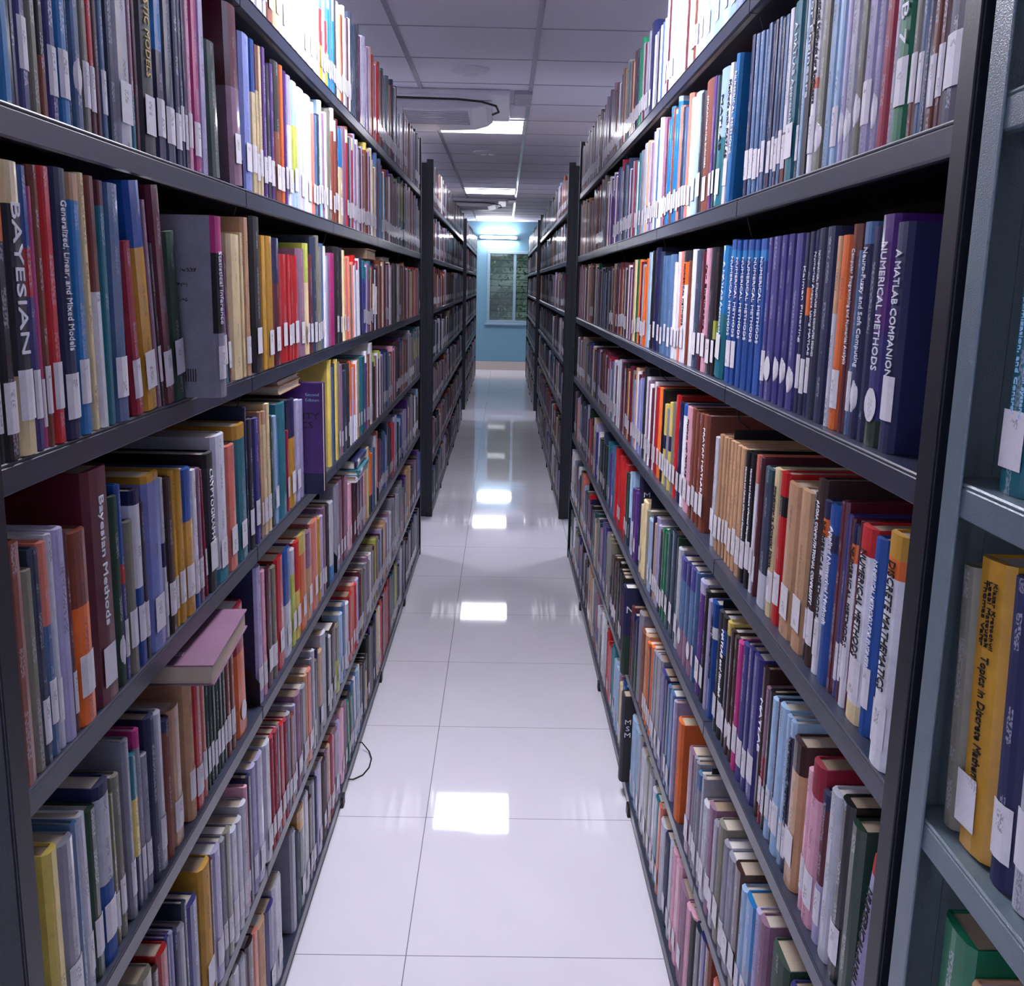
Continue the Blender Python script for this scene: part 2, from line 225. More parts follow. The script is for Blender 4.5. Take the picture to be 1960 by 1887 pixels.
DATA = '''
L1=1617|34|270|st|w|0|;1652|35.1|270|lb|n|0|;1689|44.8|260|pk|n|0|;1735|47.3|250|mr|n|0|;1783|59.2|250|pk|w|0|;1844|49.5|260|wh|w|0|;1895|52.3|240|wh|w|0|;1948|29.3|260|mr/wh@.5|w|0|;1979|57.5|240|br|w|0|;2038|67.2|250|cr|w|0|;2106|53.3|250|wh|w|0|;2161|49.7|240|wh|n|0|;2212|52.3|250|cr|n|0|;2266|55.1|250|wh|n|0|;2322|58|240|wh|w|0|;*2381|77.4|250|wh|w|0|;2460|65.8|250|wh|w|0|;2527|34.9|250|st/rd/ms@.62,.3|w|0|;2563|34.9|228|lv|w|0|;2598|34.9|235|st/rd/ms@.62,.3|w|0|;2635|33.7|260|lb/az@.7|w|0|;2669|33.7|237|st|w|0|;2704|33.7|244|lb/az@.7|w|0|;2738|33.7|252|dk|w|0|;2773|35.2|234|wh|w|0|;2809|35.2|213|be|w|0|;2845|35.2|220|br|w|0|;2882|31.5|251|wh|w|0|;2914|31.5|228|gy|w|0|;2946|31.5|236|mr|w|0|;2979|31.5|243|wh|w|0|;3012|33.4|267|ny|n|0|;3046|33.4|243|ny|n|0|;3080|33.4|251|ny|n|0|;3114|33.4|259|dk|n|0|;3148|33.4|267|ny|n|0|;3183|33.4|243|mr|n|0|;3217|33.4|251|lv|n|0|;3252|42.5|260|lg|n|0|;3295|33.2|267|lv|n|0|;3329|33.2|243|lv|n|0|;3364|33.2|251|mv|n|0|;3398|33.2|259|lv|n|0|;3432|33.2|267|be|n|0|;3466|33.2|243|br|n|0|;3500|38.6|258|rd|w|0|;3540|38.6|235|mv|w|0|;3579|38.6|243|wh|w|0|;3618|38.6|250|rd|w|0|;3658|37|268|br|w|0|;3696|37|244|br|w|0|;3734|37|252|mr|w|0|;3772|31.8|269|dt|w|0|;3805|31.8|245|dt|w|0|;3837|31.8|253|og|w|0|;3870|31.8|261|st|w|0|;3902|31.8|269|dt|w|0|;3936|38|276|dk|w|0|;3974|38|251|be|w|0|;4013|38|259|br|w|0|;4052|38|268|dk|w|0|;4091|32.9|292|nv|w|0|;4125|32.9|266|nv|w|0|;4158|32.9|274|mv|w|0|;4192|32.9|283|wh|w|0|;4226|32.9|292|nv|w|0|;4260|34.4|215|gy|w|0|;4295|34.4|196|mr|w|0|;4330|34.4|202|lv|w|0|;4365|34.4|209|gy|w|0|;4400|34.4|215|wh|w|0|;4436|34.4|196|be|w|0|;4471|32.6|255|lg|w|0|;4505|32.6|232|lv|w|0|;4538|32.6|240|mv|w|0|;4571|32.6|247|lg|w|0|;4605|32.6|255|be|w|0|;4638|32.6|232|br|w|0|;4672|32.6|240|lg|w|0|;4705|30.8|234|br|n|0|;4737|30.8|213|br|n|0|;4768|30.8|220|br|n|0|;4800|30.8|227|og|n|0|;4832|32.6|241|mr|n|0|;4865|32.6|219|lv|n|0|;4899|32.6|227|mr|n|0|;4932|32.6|234|wh|n|0|;4966|34.5|250|mv|n|0|;5001|34.5|228|dk|n|0|;5037|34.5|235|gy|n|0|;5072|34.5|242|mv|n|0|;5108|36.6|258|nv|w|0|;5145|36.6|235|nv|w|0|;5183|36.6|243|st|w|0|;5220|36.6|250|ny|w|0|;5258|32.6|258|nv|w|0|;5292|32.6|235|wh|w|0|;5325|32.6|243|nv|w|0|;5358|32.6|250|br|w|0|;5392|32.6|258|og|w|0|;5425|32.6|235|nv|w|0|;5459|57.9|263|dk|w|0|
L2=*937|22|260|az|n|0|;*961|12.4|250|nv|n|0|;*974|20.9|260|in|w|0|;*997|18.9|260|og|n|0|;*1017|15.7|250|bk/br@.22|n|0|;*1034|22.2|260|in|w|0|;*1057|26.5|255|az|w|0|;1085|5|250|nv|n|0|;*1091|25|260|st|o|0|;*1118|19.3|250|og|w|0|;*1138|14.7|250|rd/mr@.1|w|0|;*1154|13.2|250|mr|n|0|;*1169|15.6|260|st|w|0|;*1186|24|255|ny|n|0|;*1211|46.2|260|lg|w|0|;*1258|13.9|250|mv/tl@.25|n|0|;*1274|12.1|240|mr|n|0|;*1287|55.2|270|dk|w|0|STOCHASTIC MODELS;*1344|34.1|260|az/nv@.5|w|0|;*1379|38.8|260|ny|w|0|;*1419|26.8|250|nv|w|0|;*1447|16|250|nv|w|0|;*1465|13.5|250|nv|w|0|;*1479|20.1|260|pk|w|0|;*1501|33.4|260|mg|w|0|;*1535|31.8|260|lv|n|0|;*1579|55.5|193|dg|n|3|;*1704|74.5|275|mr/mv/pu@.55,.0|w|3|;*1780|57.6|252|pw|w|0|;*1839|35.9|254|bl/cr@.66|w|0|;*1876|23.3|252|br/cr@.7|w|0|;*1900|24|255|cr|w|0|;*1926|29.5|259|pu|w|0|;*1956|29.5|236|dk|w|0|;*1986|29.5|243|pu|w|0|;*2017|54.4|256|bk/br@.5|w|0|;*2073|31.4|258|or|w|0|;2106|30|254|pu|w|0|;*2137|44.1|253|lv/wh@.62|w|0|;*2182|59.9|251|lb/yg/lb@.65,.2|w|0|;*2244|78.6|250|lg|w|0|;*2324|76.5|250|wh|w|0|;2401|32.6|245|lg/so@.9|w|0|;2435|32.6|223|st|w|0|;2468|32.6|230|ny|w|0|;2502|32.4|266|lb|w|0|;2535|32.4|242|mv|w|0|;2568|32.4|250|wh|w|0|;*2602|76.6|263|og|w|0|;2680|30.3|277|wh/br@.8|w|0|;2711|30.3|252|wh/br@.8|w|0|;2742|30.3|260|mr|w|0|;*2774|76.2|243|az/cr@.6|w|0|;2851|56.9|258|mv|n|0|;2909|33|266|br/cr/cm@.97,.84|w|0|;2943|33|242|dk|w|0|;2977|33|250|gy|w|0|;3011|33|258|br/cr/cm@.97,.84|w|0|;3045|33|266|lv|w|0|;3078|33|242|mv|w|0|;3113|31.8|259|lg|w|0|;3145|31.8|236|gy|w|0|;3178|31.8|243|mr|w|0|;3211|28.8|252|lv|w|0|;3241|28.8|229|br|w|0|;3270|28.8|237|og|w|0|;3300|31.3|275|yl/br@.92|w|0|;3332|31.3|250|mr|w|0|;3365|31.3|258|lv|w|0|;3397|31.3|267|yl/br@.92|w|0|;3429|31.3|275|wh|w|0|;3461|33.8|242|cr|w|0|;3496|33.8|220|gy|w|0|;3530|33.8|227|cr|w|0|;3566|36.4|279|st|n|0|;3603|36.4|254|br|n|0|;3640|36.4|262|st|n|0|;3677|36.4|271|st|n|0|;3715|33.3|253|br/tl@.9|w|0|;3749|33.3|230|mv|w|0|;3783|33.3|238|wh|w|0|;3817|33.3|245|br/tl@.9|w|0|;3852|33.3|253|br|w|0|;3886|33.3|230|og|w|0|;3920|35.4|259|pu|w|0|;3957|35.4|236|wh|w|0|;3993|35.4|243|be|w|0|;4029|35.4|251|pu|w|0|;4065|35.4|259|og|w|0|;4102|39.9|255|dk|w|0|;4143|39.9|232|mv|w|0|;4183|39.9|240|dk|w|0|;4225|31.6|257|og|w|0|;4257|31.6|234|ny|w|0|;4289|31.6|242|og|w|0|;4322|31.6|249|gy|w|0|;4355|34.3|279|dt/yg/tl@.9,.4|w|0|;4390|34.3|254|br|w|0|;4425|34.3|262|og|w|0|;4460|34.3|271|dt/yg/tl@.9,.4|w|0|;4495|34.3|279|ny|w|0|;4530|34.3|254|dk|w|0|;4565|34.3|262|dt/yg/tl@.9,.4|w|0|;4601|34.3|271|mr|w|0|;4636|34.3|279|lv|w|0|;4671|31|279|gy|w|0|;4703|31|254|lv|w|0|;4735|31|262|mv|w|0|;4767|31|271|gy|w|0|;4799|31|279|be|w|0|;4831|33.1|279|br|w|0|;4865|33.1|254|mr|w|0|;4899|33.1|262|br|w|0|;4933|33.1|271|mv|w|0|;4967|35.1|268|mv|w|0|;5003|35.1|244|ny|w|0|;5039|35.1|252|dk|w|0|;5075|35.1|260|mv|w|0|;5111|37.2|268|dk|w|0|;5149|37.2|244|dk|w|0|;5187|37.2|252|og|w|0|;5225|37.2|260|st|w|0|;5264|39.2|225|og|w|0|;5304|39.2|205|mv|w|0|;5344|39.2|212|og|w|0|
L3=*876|9.9|256|or/bk@.8|w|0|;*887|26|256|or/bk@.75|w|0|;*914|33.1|262|cr/dk/cr@.86,.28|w|0|BAYESIAN;*949|15.4|261|bl/rd/in@.72,.55|w|0|;*966|7.3|244|mg|w|0|;*974|13.3|264|br|w|0|;*989|23.1|265|rd|w|0|;*1013|35.8|267|nv|w|0|Generalized, Linear, and Mixed Models;*1050|27.9|265|be/az@.9|w|0|;*1084|15.5|268|cr|n|1|;*1101|23.1|267|br/wh@.55|n|1|;*1125|20.1|265|mr/tl@.9|n|0|;*1147|39.7|265|st|w|0|;*1205|29.4|204|cm|w|5|;*1240|45.2|274|bl/ms@.72|w|6|;*1286|16.3|256|mv|n|6|;*1304|11.6|206|bk|w|6|;*1317|36|276|mr|w|6|;*1354|46.9|222|dg|w|5|;*1603|22.4|223|pu/tl@.2|w|4|;1626|18.6|204|mr|w|4|;*1648|68.6|234|cr|n|0|;*1717|20.7|239|cr|n|0|;*1740|58.7|265|be|w|0|;*1800|58|271|bk|w|0|;*1859|34.9|241|ms|n|0|;*1895|58.8|242|ms|w|0|;*1955|56.6|241|nv/mr@.65|w|0|;*2013|66.4|213|rd|w|0|;2081|31|214|rd|w|0|;2113|25.3|212|rd|w|0|;*2140|46.8|213|rd|w|0|;*2188|78.8|229|mv|w|0|;2268|42|243|yg/cr@.65|w|0|;2311|42|221|mr|w|0|;*2354|57|260|ny|w|0|;2412|28.5|266|og|w|0|;2441|28.5|242|og|w|0|;2471|28.5|250|st|w|0|;2500|30.7|245|wh|ns|0|;2532|30.7|223|lv|ns|0|;2564|30.7|230|mv|ns|0|;2596|69.6|232|mg|n|0|;2666|62.6|250|bk|w|0|;2730|65.6|249|dk|w|0|;2810|33.4|244|cr|w|3|;2845|59.1|224|so|w|3|;2905|33|230|so|n|3|;2939|33|209|og|n|3|;2973|33|216|so|n|3|;3007|30|236|rd/wh@.88|n|3|;3038|30|215|lv|n|3|;3069|30|222|rd/wh@.88|n|3|;3099|30|229|wh|n|3|;3131|56.9|231|nv|n|2|;3189|33.3|226|tl/in@.75|w|-4|;3223|33.3|206|tl/in@.75|w|-4|;3257|33.3|212|lv|w|-4|;3291|33.3|219|mv|w|-4|;3325|33.3|226|tl/in@.75|w|-4|;3359|33.3|206|be|w|-4|;3393|33.3|212|br|w|-4|;3443|35.8|222|nv/wh/nv@.7,.25|n|0|;3480|35.8|202|wh|n|0|;3517|35.8|209|nv/wh/nv@.7,.25|n|0|;3553|35.8|215|br|n|0|;3590|35.8|222|og|n|0|;3627|31.1|239|br|n|0|;3659|31.1|217|br|n|0|;3691|31.1|225|wh|n|0|;3723|31.1|232|be|n|0|;3754|31.1|239|br|n|0|;3787|31.4|238|mr|w|0|;3819|31.4|217|lv|w|0|;3851|31.4|224|mv|w|0|;3883|31.4|231|mr|w|0|;3916|33.7|240|wh|n|0|;3951|33.7|218|wh|n|0|;3985|33.7|226|gy|n|0|;4020|33.7|233|mr|n|0|;4055|36.2|254|bk|n|0|;4092|36.2|231|og|n|0|;4129|36.2|239|bk|n|0|;4166|36.2|246|ny|n|0|;4203|31|247|gy|w|0|;4235|31|225|wh|w|0|;4267|31|232|be|w|0|;4299|31|240|gy|w|0|;4330|31|247|og|w|0|;4363|33.5|245|dk|n|0|;4397|33.5|223|mv|n|0|;4431|33.5|230|dk|n|0|;4466|33.5|238|be|n|0|;4500|33.5|245|br|n|0|;4535|35.1|231|br|n|0|;4571|35.1|210|br|n|0|;4607|35.1|217|mv|n|0|;4643|35.1|224|wh|n|0|;4679|35.1|231|br|n|0|;4715|35.1|210|br|n|0|;4750|35.1|217|og|n|0|;4787|33.5|223|cr|n|0|;4821|33.5|203|be|n|0|;4856|33.5|210|cr|n|0|;4890|33.5|216|og|n|0|;4924|33.5|223|st|n|0|;4959|33.4|233|rd|n|0|;4993|33.4|212|rd|n|0|;5027|33.4|219|be|n|0|;5062|33.4|226|br|n|0|;5096|33.4|233|rd|n|0|;5130|33.4|212|st|n|0|;5164|33.4|219|ny|n|0|;5198|33.4|226|rd|n|0|;5233|33.4|233|gy|n|0|;5267|33.4|212|mr|n|0|
L4=*866|37.7|237|br|n|0|;*905|18.2|204|og|n|0|;*924|16|220|ny|w|0|;*941|16.5|222|so/st@.62|w|0|;*959|12.1|226|lg|w|0|;*973|22.9|227|lv|n|0|;*997|9.4|219|mr|w|0|;*1008|41.8|214|br/or@.62|w|0|;*1052|67.5|270|mr|w|0|Bayesian Methods;*1121|20.9|229|dg|o|0|;*1143|12.6|239|bl/rd/in@.6,.5|w|0|;*1157|27.2|190|og|w|0|;*1186|26|223|nv/wh/bl@.92,.45|w|0|;*1213|14.1|202|dk|w|0|;*1228|58.4|232|ms/pw@.96|w|0|;*1288|13|219|lg/nv/lg@.6,.45|w|0|;*1302|28.3|215|db|w|0|;*1332|13.9|221|ms|w|0|;*1347|27|217|ms|w|0|;*1375|41.6|213|bl/ms@.65|w|0|;*1418|22.8|205|wh/bl@.1|w|0|;*1442|20|203|mv|w|0|;1474|10.1|198|cm|w|3|;*1485|44.5|217|bk/dk@.9|w|0|CRYPTOGRAPHY;*1531|68.3|236|lg/tl@.1|w|0|;*1601|56|209|so|w|0|;*1658|69.8|235|ms/tl@.9|w|0|;1729|12.6|259|nv|n|0|;*1743|41.5|235|dk|w|0|;*1786|32.2|231|in|w|0|;1819|12.4|227|pu/nv@.4|n|0|;1833|15.1|237|be|w|0|;*1850|29.8|235|be/cr@.9|w|0|;*1881|30.7|246|cr|w|0|;1913|21.7|219|dg|n|0|;1936|32.8|215|lb|w|0|;1970|12|200|az|n|0|;*1983|71.6|233|tl|n|0|;2056|22.2|170|cm|w|0|;*2079|66.2|230|nv/ms@.65|w|0|;2147|44|222|lv|w|0|;2192|42.5|217|lv|n|0|;2578|32.9|279|yl|n|0|;2612|32.9|254|st|n|0|;2646|32.9|262|ny|n|0|;2679|32.9|271|yl|n|0|;2713|34.6|261|og|w|0|;2749|48.1|250|mv|w|0|;2799|69.5|229|ny|w|0|;2870|63.5|244|dk|w|0|;2934|36.1|246|or/so/wh@.55,.35|n|0|;2971|36.1|224|lv|n|0|;3008|36.1|231|or/so/wh@.55,.35|n|0|;3045|36.1|239|wh|n|0|;3082|45.2|239|be|w|0|;3129|54.7|242|tl|w|0|;3185|82.2|241|tl|w|0|;3268|34.4|254|wh/pu@.85|w|0|;3304|34.4|231|be|w|0|;3339|34.4|239|br|w|0|;3374|73.4|274|wh|w|0|;3449|37.4|234|yg/db@.88|n|0|;3487|37.4|213|yg/db@.88|n|0|;3526|37.4|220|mv|n|0|;3564|37.4|227|wh|n|0|;3602|37.4|234|yg/db@.88|n|0|;3641|34.1|227|wh|n|0|;3676|34.1|207|mr|n|0|;3710|34.1|213|lv|n|0|;3746|31.4|228|nv|w|0|;3778|31.4|207|og|w|0|;3810|31.4|214|st|w|0|;3843|71.2|220|nv|w|0|;3915|34.1|208|st|w|0|;3950|34.1|190|st|w|0|;3985|34.1|196|be|w|0|;4020|34.1|202|br|w|0|;4055|33.2|222|pk|n|0|;4090|33.2|202|mr|n|0|;4124|33.2|209|pk|n|0|;4158|33.2|215|mv|n|0|;4192|31.5|229|db|w|0|;4225|31.5|208|ny|w|0|;4257|31.5|215|dk|w|0|;4289|31.5|222|db|w|0|;4322|31.5|229|mr|w|0|;4354|30.4|239|in/br@.8|w|0|;4385|30.4|217|st|w|0|;4417|30.4|225|in/br@.8|w|0|;4448|30.4|232|dk|w|0|;4480|31.9|227|be|w|0|;4512|31.9|207|be|w|0|;4545|31.9|213|br|w|0|;4578|33.7|221|br|w|0|;4613|33.7|201|gy|w|0|;4647|33.7|208|mr|w|0|;4682|33.7|214|br|w|0|;4717|71|238|gy|w|0|;4789|36.6|251|lg|w|0|;4826|36.6|228|dk|w|0|;4864|36.6|236|lg|w|0|;4902|30.8|234|dk|w|0|;4933|30.8|213|be|w|0|;4965|30.8|220|dk|w|0|;4996|30.8|227|og|w|0|;5028|30.8|234|st|w|0|;5060|34.1|246|tl/yg/ny@.8,.4|n|0|;5095|34.1|224|tl/yg/ny@.8,.4|n|0|;5130|34.1|231|be|n|0|;5165|34.1|239|br|n|0|;5200|34.1|246|tl/yg/ny@.8,.4|n|0|;5235|34.1|224|st|n|0|;5270|34.1|231|ny|n|0|;5304|34.1|239|tl/yg/ny@.8,.4|n|0|;5339|34.1|246|gy|n|0|;5374|34.1|224|mr|n|0|
L5=*912|26.7|219|yl|n|0|;*940|36|210|gy|w|0|;*978|12.5|215|st|n|0|;*991|18|216|lg|w|0|;*1011|24.6|210|dg|w|0|;*1037|37.6|225|nv/lg/bl@.93,.45|w|0|;*1076|11.8|196|ol|w|0|;*1089|18.9|211|og|w|0|;*1126|16.6|239|gy|w|0|;*1144|18.9|211|tl/yl/nv@.72,.35|n|0|;*1164|14.9|235|mg/gy@.9|w|0|;*1180|20.2|192|gy|w|0|;*1202|28.6|233|nv|n|0|;*1232|24.7|225|lg|w|0|;*1258|28.6|203|nv/br@.92|n|0|;*1287|41.8|206|be|w|0|;*1359|29.8|219|be|w|0|;*1390|37.7|235|rd|w|0|;*1429|21|220|so|w|0|;1452|16|222|dg|w|0|;1469|17.4|220|dg|w|0|;1488|16.9|220|dg|w|0|;1506|17.3|220|dg|w|0|;1524|18.7|220|dg|w|0|;1544|18.2|220|dg|w|0|;*1564|24.9|230|br|w|0|;*1590|25.7|230|br|w|0|;*1629|66.9|237|cm/or@.65|o|2|;*1754|65.3|267|lv|w|0|;*1821|30.9|247|pk|w|0|;*1853|49.4|241|mr|w|0|;*1904|39.9|230|og|w|0|;*1945|67.3|235|rd|w|0|;*2013|72.3|233|bl/lg@.5|w|0|;2087|41.2|217|lg/yg@.75|w|0|;*2130|50.5|223|rd/yl@.5|w|0|;*2181|77.3|225|yl/or@.8|w|0|;*2260|65.8|211|mv/be@.6|w|0|;*2327|79.1|219|so|w|0|;2407|34.4|212|ms|w|0|;2443|34.4|209|lv|w|0|;2478|34.4|222|mv|w|0|;2513|60.6|218|bk|n|0|;2575|63.9|212|lg/az@.2|n|0|;2654|81.1|240|gy|w|0|;2736|49.4|240|mv|w|0|;2787|51.2|240|mr|w|0|;2840|53.1|230|mv|w|0|;2894|78.5|230|pk|w|0|;2974|83.1|240|mr|w|0|;3058|28.8|240|mr|w|0|;3088|28.8|218|lv|w|0|;3117|28.8|226|mr|w|0|;3147|35.2|230|pk|w|0|;3183|35.2|212|st|w|0|;3219|35.2|216|pk|w|0|;3256|55.8|240|be|n|0|;3313|57.8|240|cr|n|0|;3372|38.4|220|or/bk@.3|n|0|;3411|38.4|206|or/bk@.3|n|0|;3451|38.4|219|st|n|0|;3490|38.4|213|ny|n|0|
L6=1113|42.1|248|og|w|0|;1156|22.3|230|db|n|0|;1180|34.1|238|rd|n|0|;1215|11.9|240|in|w|0|;1229|12.2|236|lv|w|0|;1242|15.9|230|nv|w|0|;1259|27.3|218|gy|w|0|;1288|13.5|243|ny|w|0|;*1303|44.2|224|in|n|0|;*1367|49|243|ms|w|0|;1417|14.5|230|mr|n|0|;*1433|38.7|232|lv|w|0|;*1473|25.6|227|gy|w|0|;*1500|31.8|227|og|w|0|;*1533|35.9|208|lg|w|0|;*1570|32|206|lg|w|0|;*1603|33.2|219|lg|w|0|;1638|14.1|237|pk|w|0|;1653|20.6|247|nv|n|0|;*1675|32.5|253|lv|w|0|;*1709|54.6|250|lv|w|0|;*1765|58.1|246|lg|w|0|;1825|27.8|240|cm|w|0|;1854|31.8|238|cm|w|0|;1887|22.1|233|mv|w|0|;1910|35|227|rd|w|0|;1947|30|219|cm|w|0|;1978|30.9|219|gy|w|0|;2010|38.8|199|br|w|0|;2050|19.4|209|lv|w|0|;2071|48.5|222|mv|w|0|;2121|13.5|200|mr|w|0|;2136|43.9|212|gy|w|0|;2181|22.1|225|be|w|0|;2204|46.7|224|so|w|0|;2252|18.3|238|gy|w|0|;2272|23.9|251|lg|w|0|;2297|27.3|215|og|n|0|;2326|19.7|234|nv|n|0|;2347|49.7|216|be/ny@.35|w|0|;2398|53|246|lg|n|0|;2452|36.9|222|dk|w|0|;2490|38.4|204|lg|w|0|;2530|75.8|212|db|w|0|;2607|74|190|og/yg@.5|w|0|;2682|38.1|203|lb|w|0|;2722|52.9|215|st|w|0|;2790|48.7|197|lg|w|0|;2840|67.4|206|rd|w|0|;2908|46.2|219|so|w|0|;2956|42.5|204|rd|w|0|;2999|42.5|209|lv|w|0|;3043|29.7|222|mr|w|0|;3073|29.7|200|mr|w|0|;3104|29.7|212|og|w|0|;3135|67.8|190|db|n|0|;3204|33|203|gy|w|0|;3238|33|215|mv|w|0|;3271|33|193|gy|w|0|;3306|44.4|206|wh|w|0|;3351|30.6|219|og|w|0|;3383|30.6|196|gy|w|0|;3414|30.6|209|mr|w|0|;3446|35.4|222|yg|w|0|;3482|35.4|200|br|w|0|;3518|35.4|212|og|w|0|;3555|31.5|190|tl|w|0|;3587|31.5|203|mr|w|0|;3620|31.5|215|lv|w|0|;3653|44.8|204|dt|w|0|;3699|41.8|210|be|w|0|;3741|41.8|219|be|w|0|;3784|39.2|198|mr|w|0|;3824|39.2|209|lv|w|0|;3864|39.2|222|mv|w|0|;3905|83.3|207|lg|w|0|;3990|38.3|251|gy|w|0|;4029|38.3|228|gy|w|0|;4068|38.3|236|gy|w|0|;4107|38.3|243|mr|w|0|;4147|38.9|234|lg|w|0|;4186|38.9|213|og|w|0|;4226|38.9|220|lg|w|0|
L7=1497|34.3|279|bk|n|0|;1533|35.5|258|wh|n|0|;1570|42.9|250|gy|w|0|;1614|10.1|239|mr|n|0|;1625|46|244|db|w|0|;1672|29.7|239|so|w|0|;*1703|60.7|224|be|w|0|;*1765|72.5|210|in|w|0|;*1839|70.1|222|lg|w|0|;2012|40.2|242|gy|n|0|;2054|41.3|212|ny|n|0|;*2097|58.4|247|be/ms/dt@.9,.8|w|0|;2156|53.5|248|lg|w|0|;2211|35.4|217|db|w|0|;2248|36.7|236|gy|w|0|;2286|33.5|227|nv|n|0|;2321|62.1|237|lv|w|0|;2384|65.4|217|db|w|0|;2451|28.6|224|mv|w|0|;2480|29.1|223|be|w|0|;2511|45.8|227|cm|w|0|;2558|20.2|216|pk|w|0|;2580|59.6|213|mv|w|0|;2640|56.1|220|lv|n|0|;2698|52.1|220|pk|w|0|;2751|54.2|220|mv|w|0|;2835|34|206|gn|w|8|;2870|34|219|ny|w|8|;2904|34|196|gn|w|8|;2940|31|220|st|w|6|;2972|31|222|wh|w|6|;3003|31|207|st|w|6|;3036|31.9|220|lb|w|4|;3476|49.5|258|nv|w|0|;3526|34|259|cr|w|0|;3561|34|236|cr|w|0|;3596|34|243|wh|w|0|;3631|31.7|263|rd|n|0|;3664|31.7|239|rd|n|0|;3696|31.7|247|dk|n|0|;3729|31.7|255|gy|n|0|;3762|31.9|267|rd|n|0|;3794|31.9|243|br|n|0|;3827|31.9|251|rd|n|0|;3860|33.6|272|cm|n|0|;3895|33.6|248|mr|n|0|;3929|33.6|256|cm|n|0|;3964|34.7|254|tl|w|0|;4000|34.7|231|og|w|0|;4035|34.7|239|tl|w|0|;4071|34.7|246|ny|w|0|;4106|34.7|254|dk|w|0|;4142|38.8|252|yg|w|0|;4182|38.8|229|yg|w|0|;4221|38.8|237|og|w|0|;4261|32.4|200|dk|w|-6|;4295|32.4|203|dk|w|-6|;4328|32.4|215|lv|w|-6|;4365|33.4|271|lg|n|-5|;4399|33.4|247|lg|n|-5|;4433|33.4|255|st|n|-5|;4467|33.4|263|ny|n|-5|;4502|33.4|271|lg|n|-5|;4536|33.4|247|gy|n|-5|;4570|33.4|255|mr|n|-5|;4624|38.5|225|nv|w|0|;4664|38.5|205|dk|w|0|;4703|38.5|212|nv|w|0|;4742|38.5|218|mr|w|0|;4782|37.3|238|ny|w|0|;4820|37.3|217|og|w|0|;4858|37.3|224|st|w|0|;4896|37.3|231|ny|w|0|;4934|37.3|238|dk|w|0|;4973|33.5|251|nv|w|0|;5007|33.5|228|br|w|0|;5042|33.5|236|nv|w|0|;5076|33.5|243|st|w|0|;5110|33.5|251|ny|w|0|;5144|33.5|228|nv|w|0|;5179|36.4|234|ny|n|0|;5217|36.4|213|og|n|0|;5254|36.4|220|ny|n|0|;5291|36.4|227|ny|n|0|;5328|36.4|234|dk|n|0|;5365|36.4|222|ny|n|0|
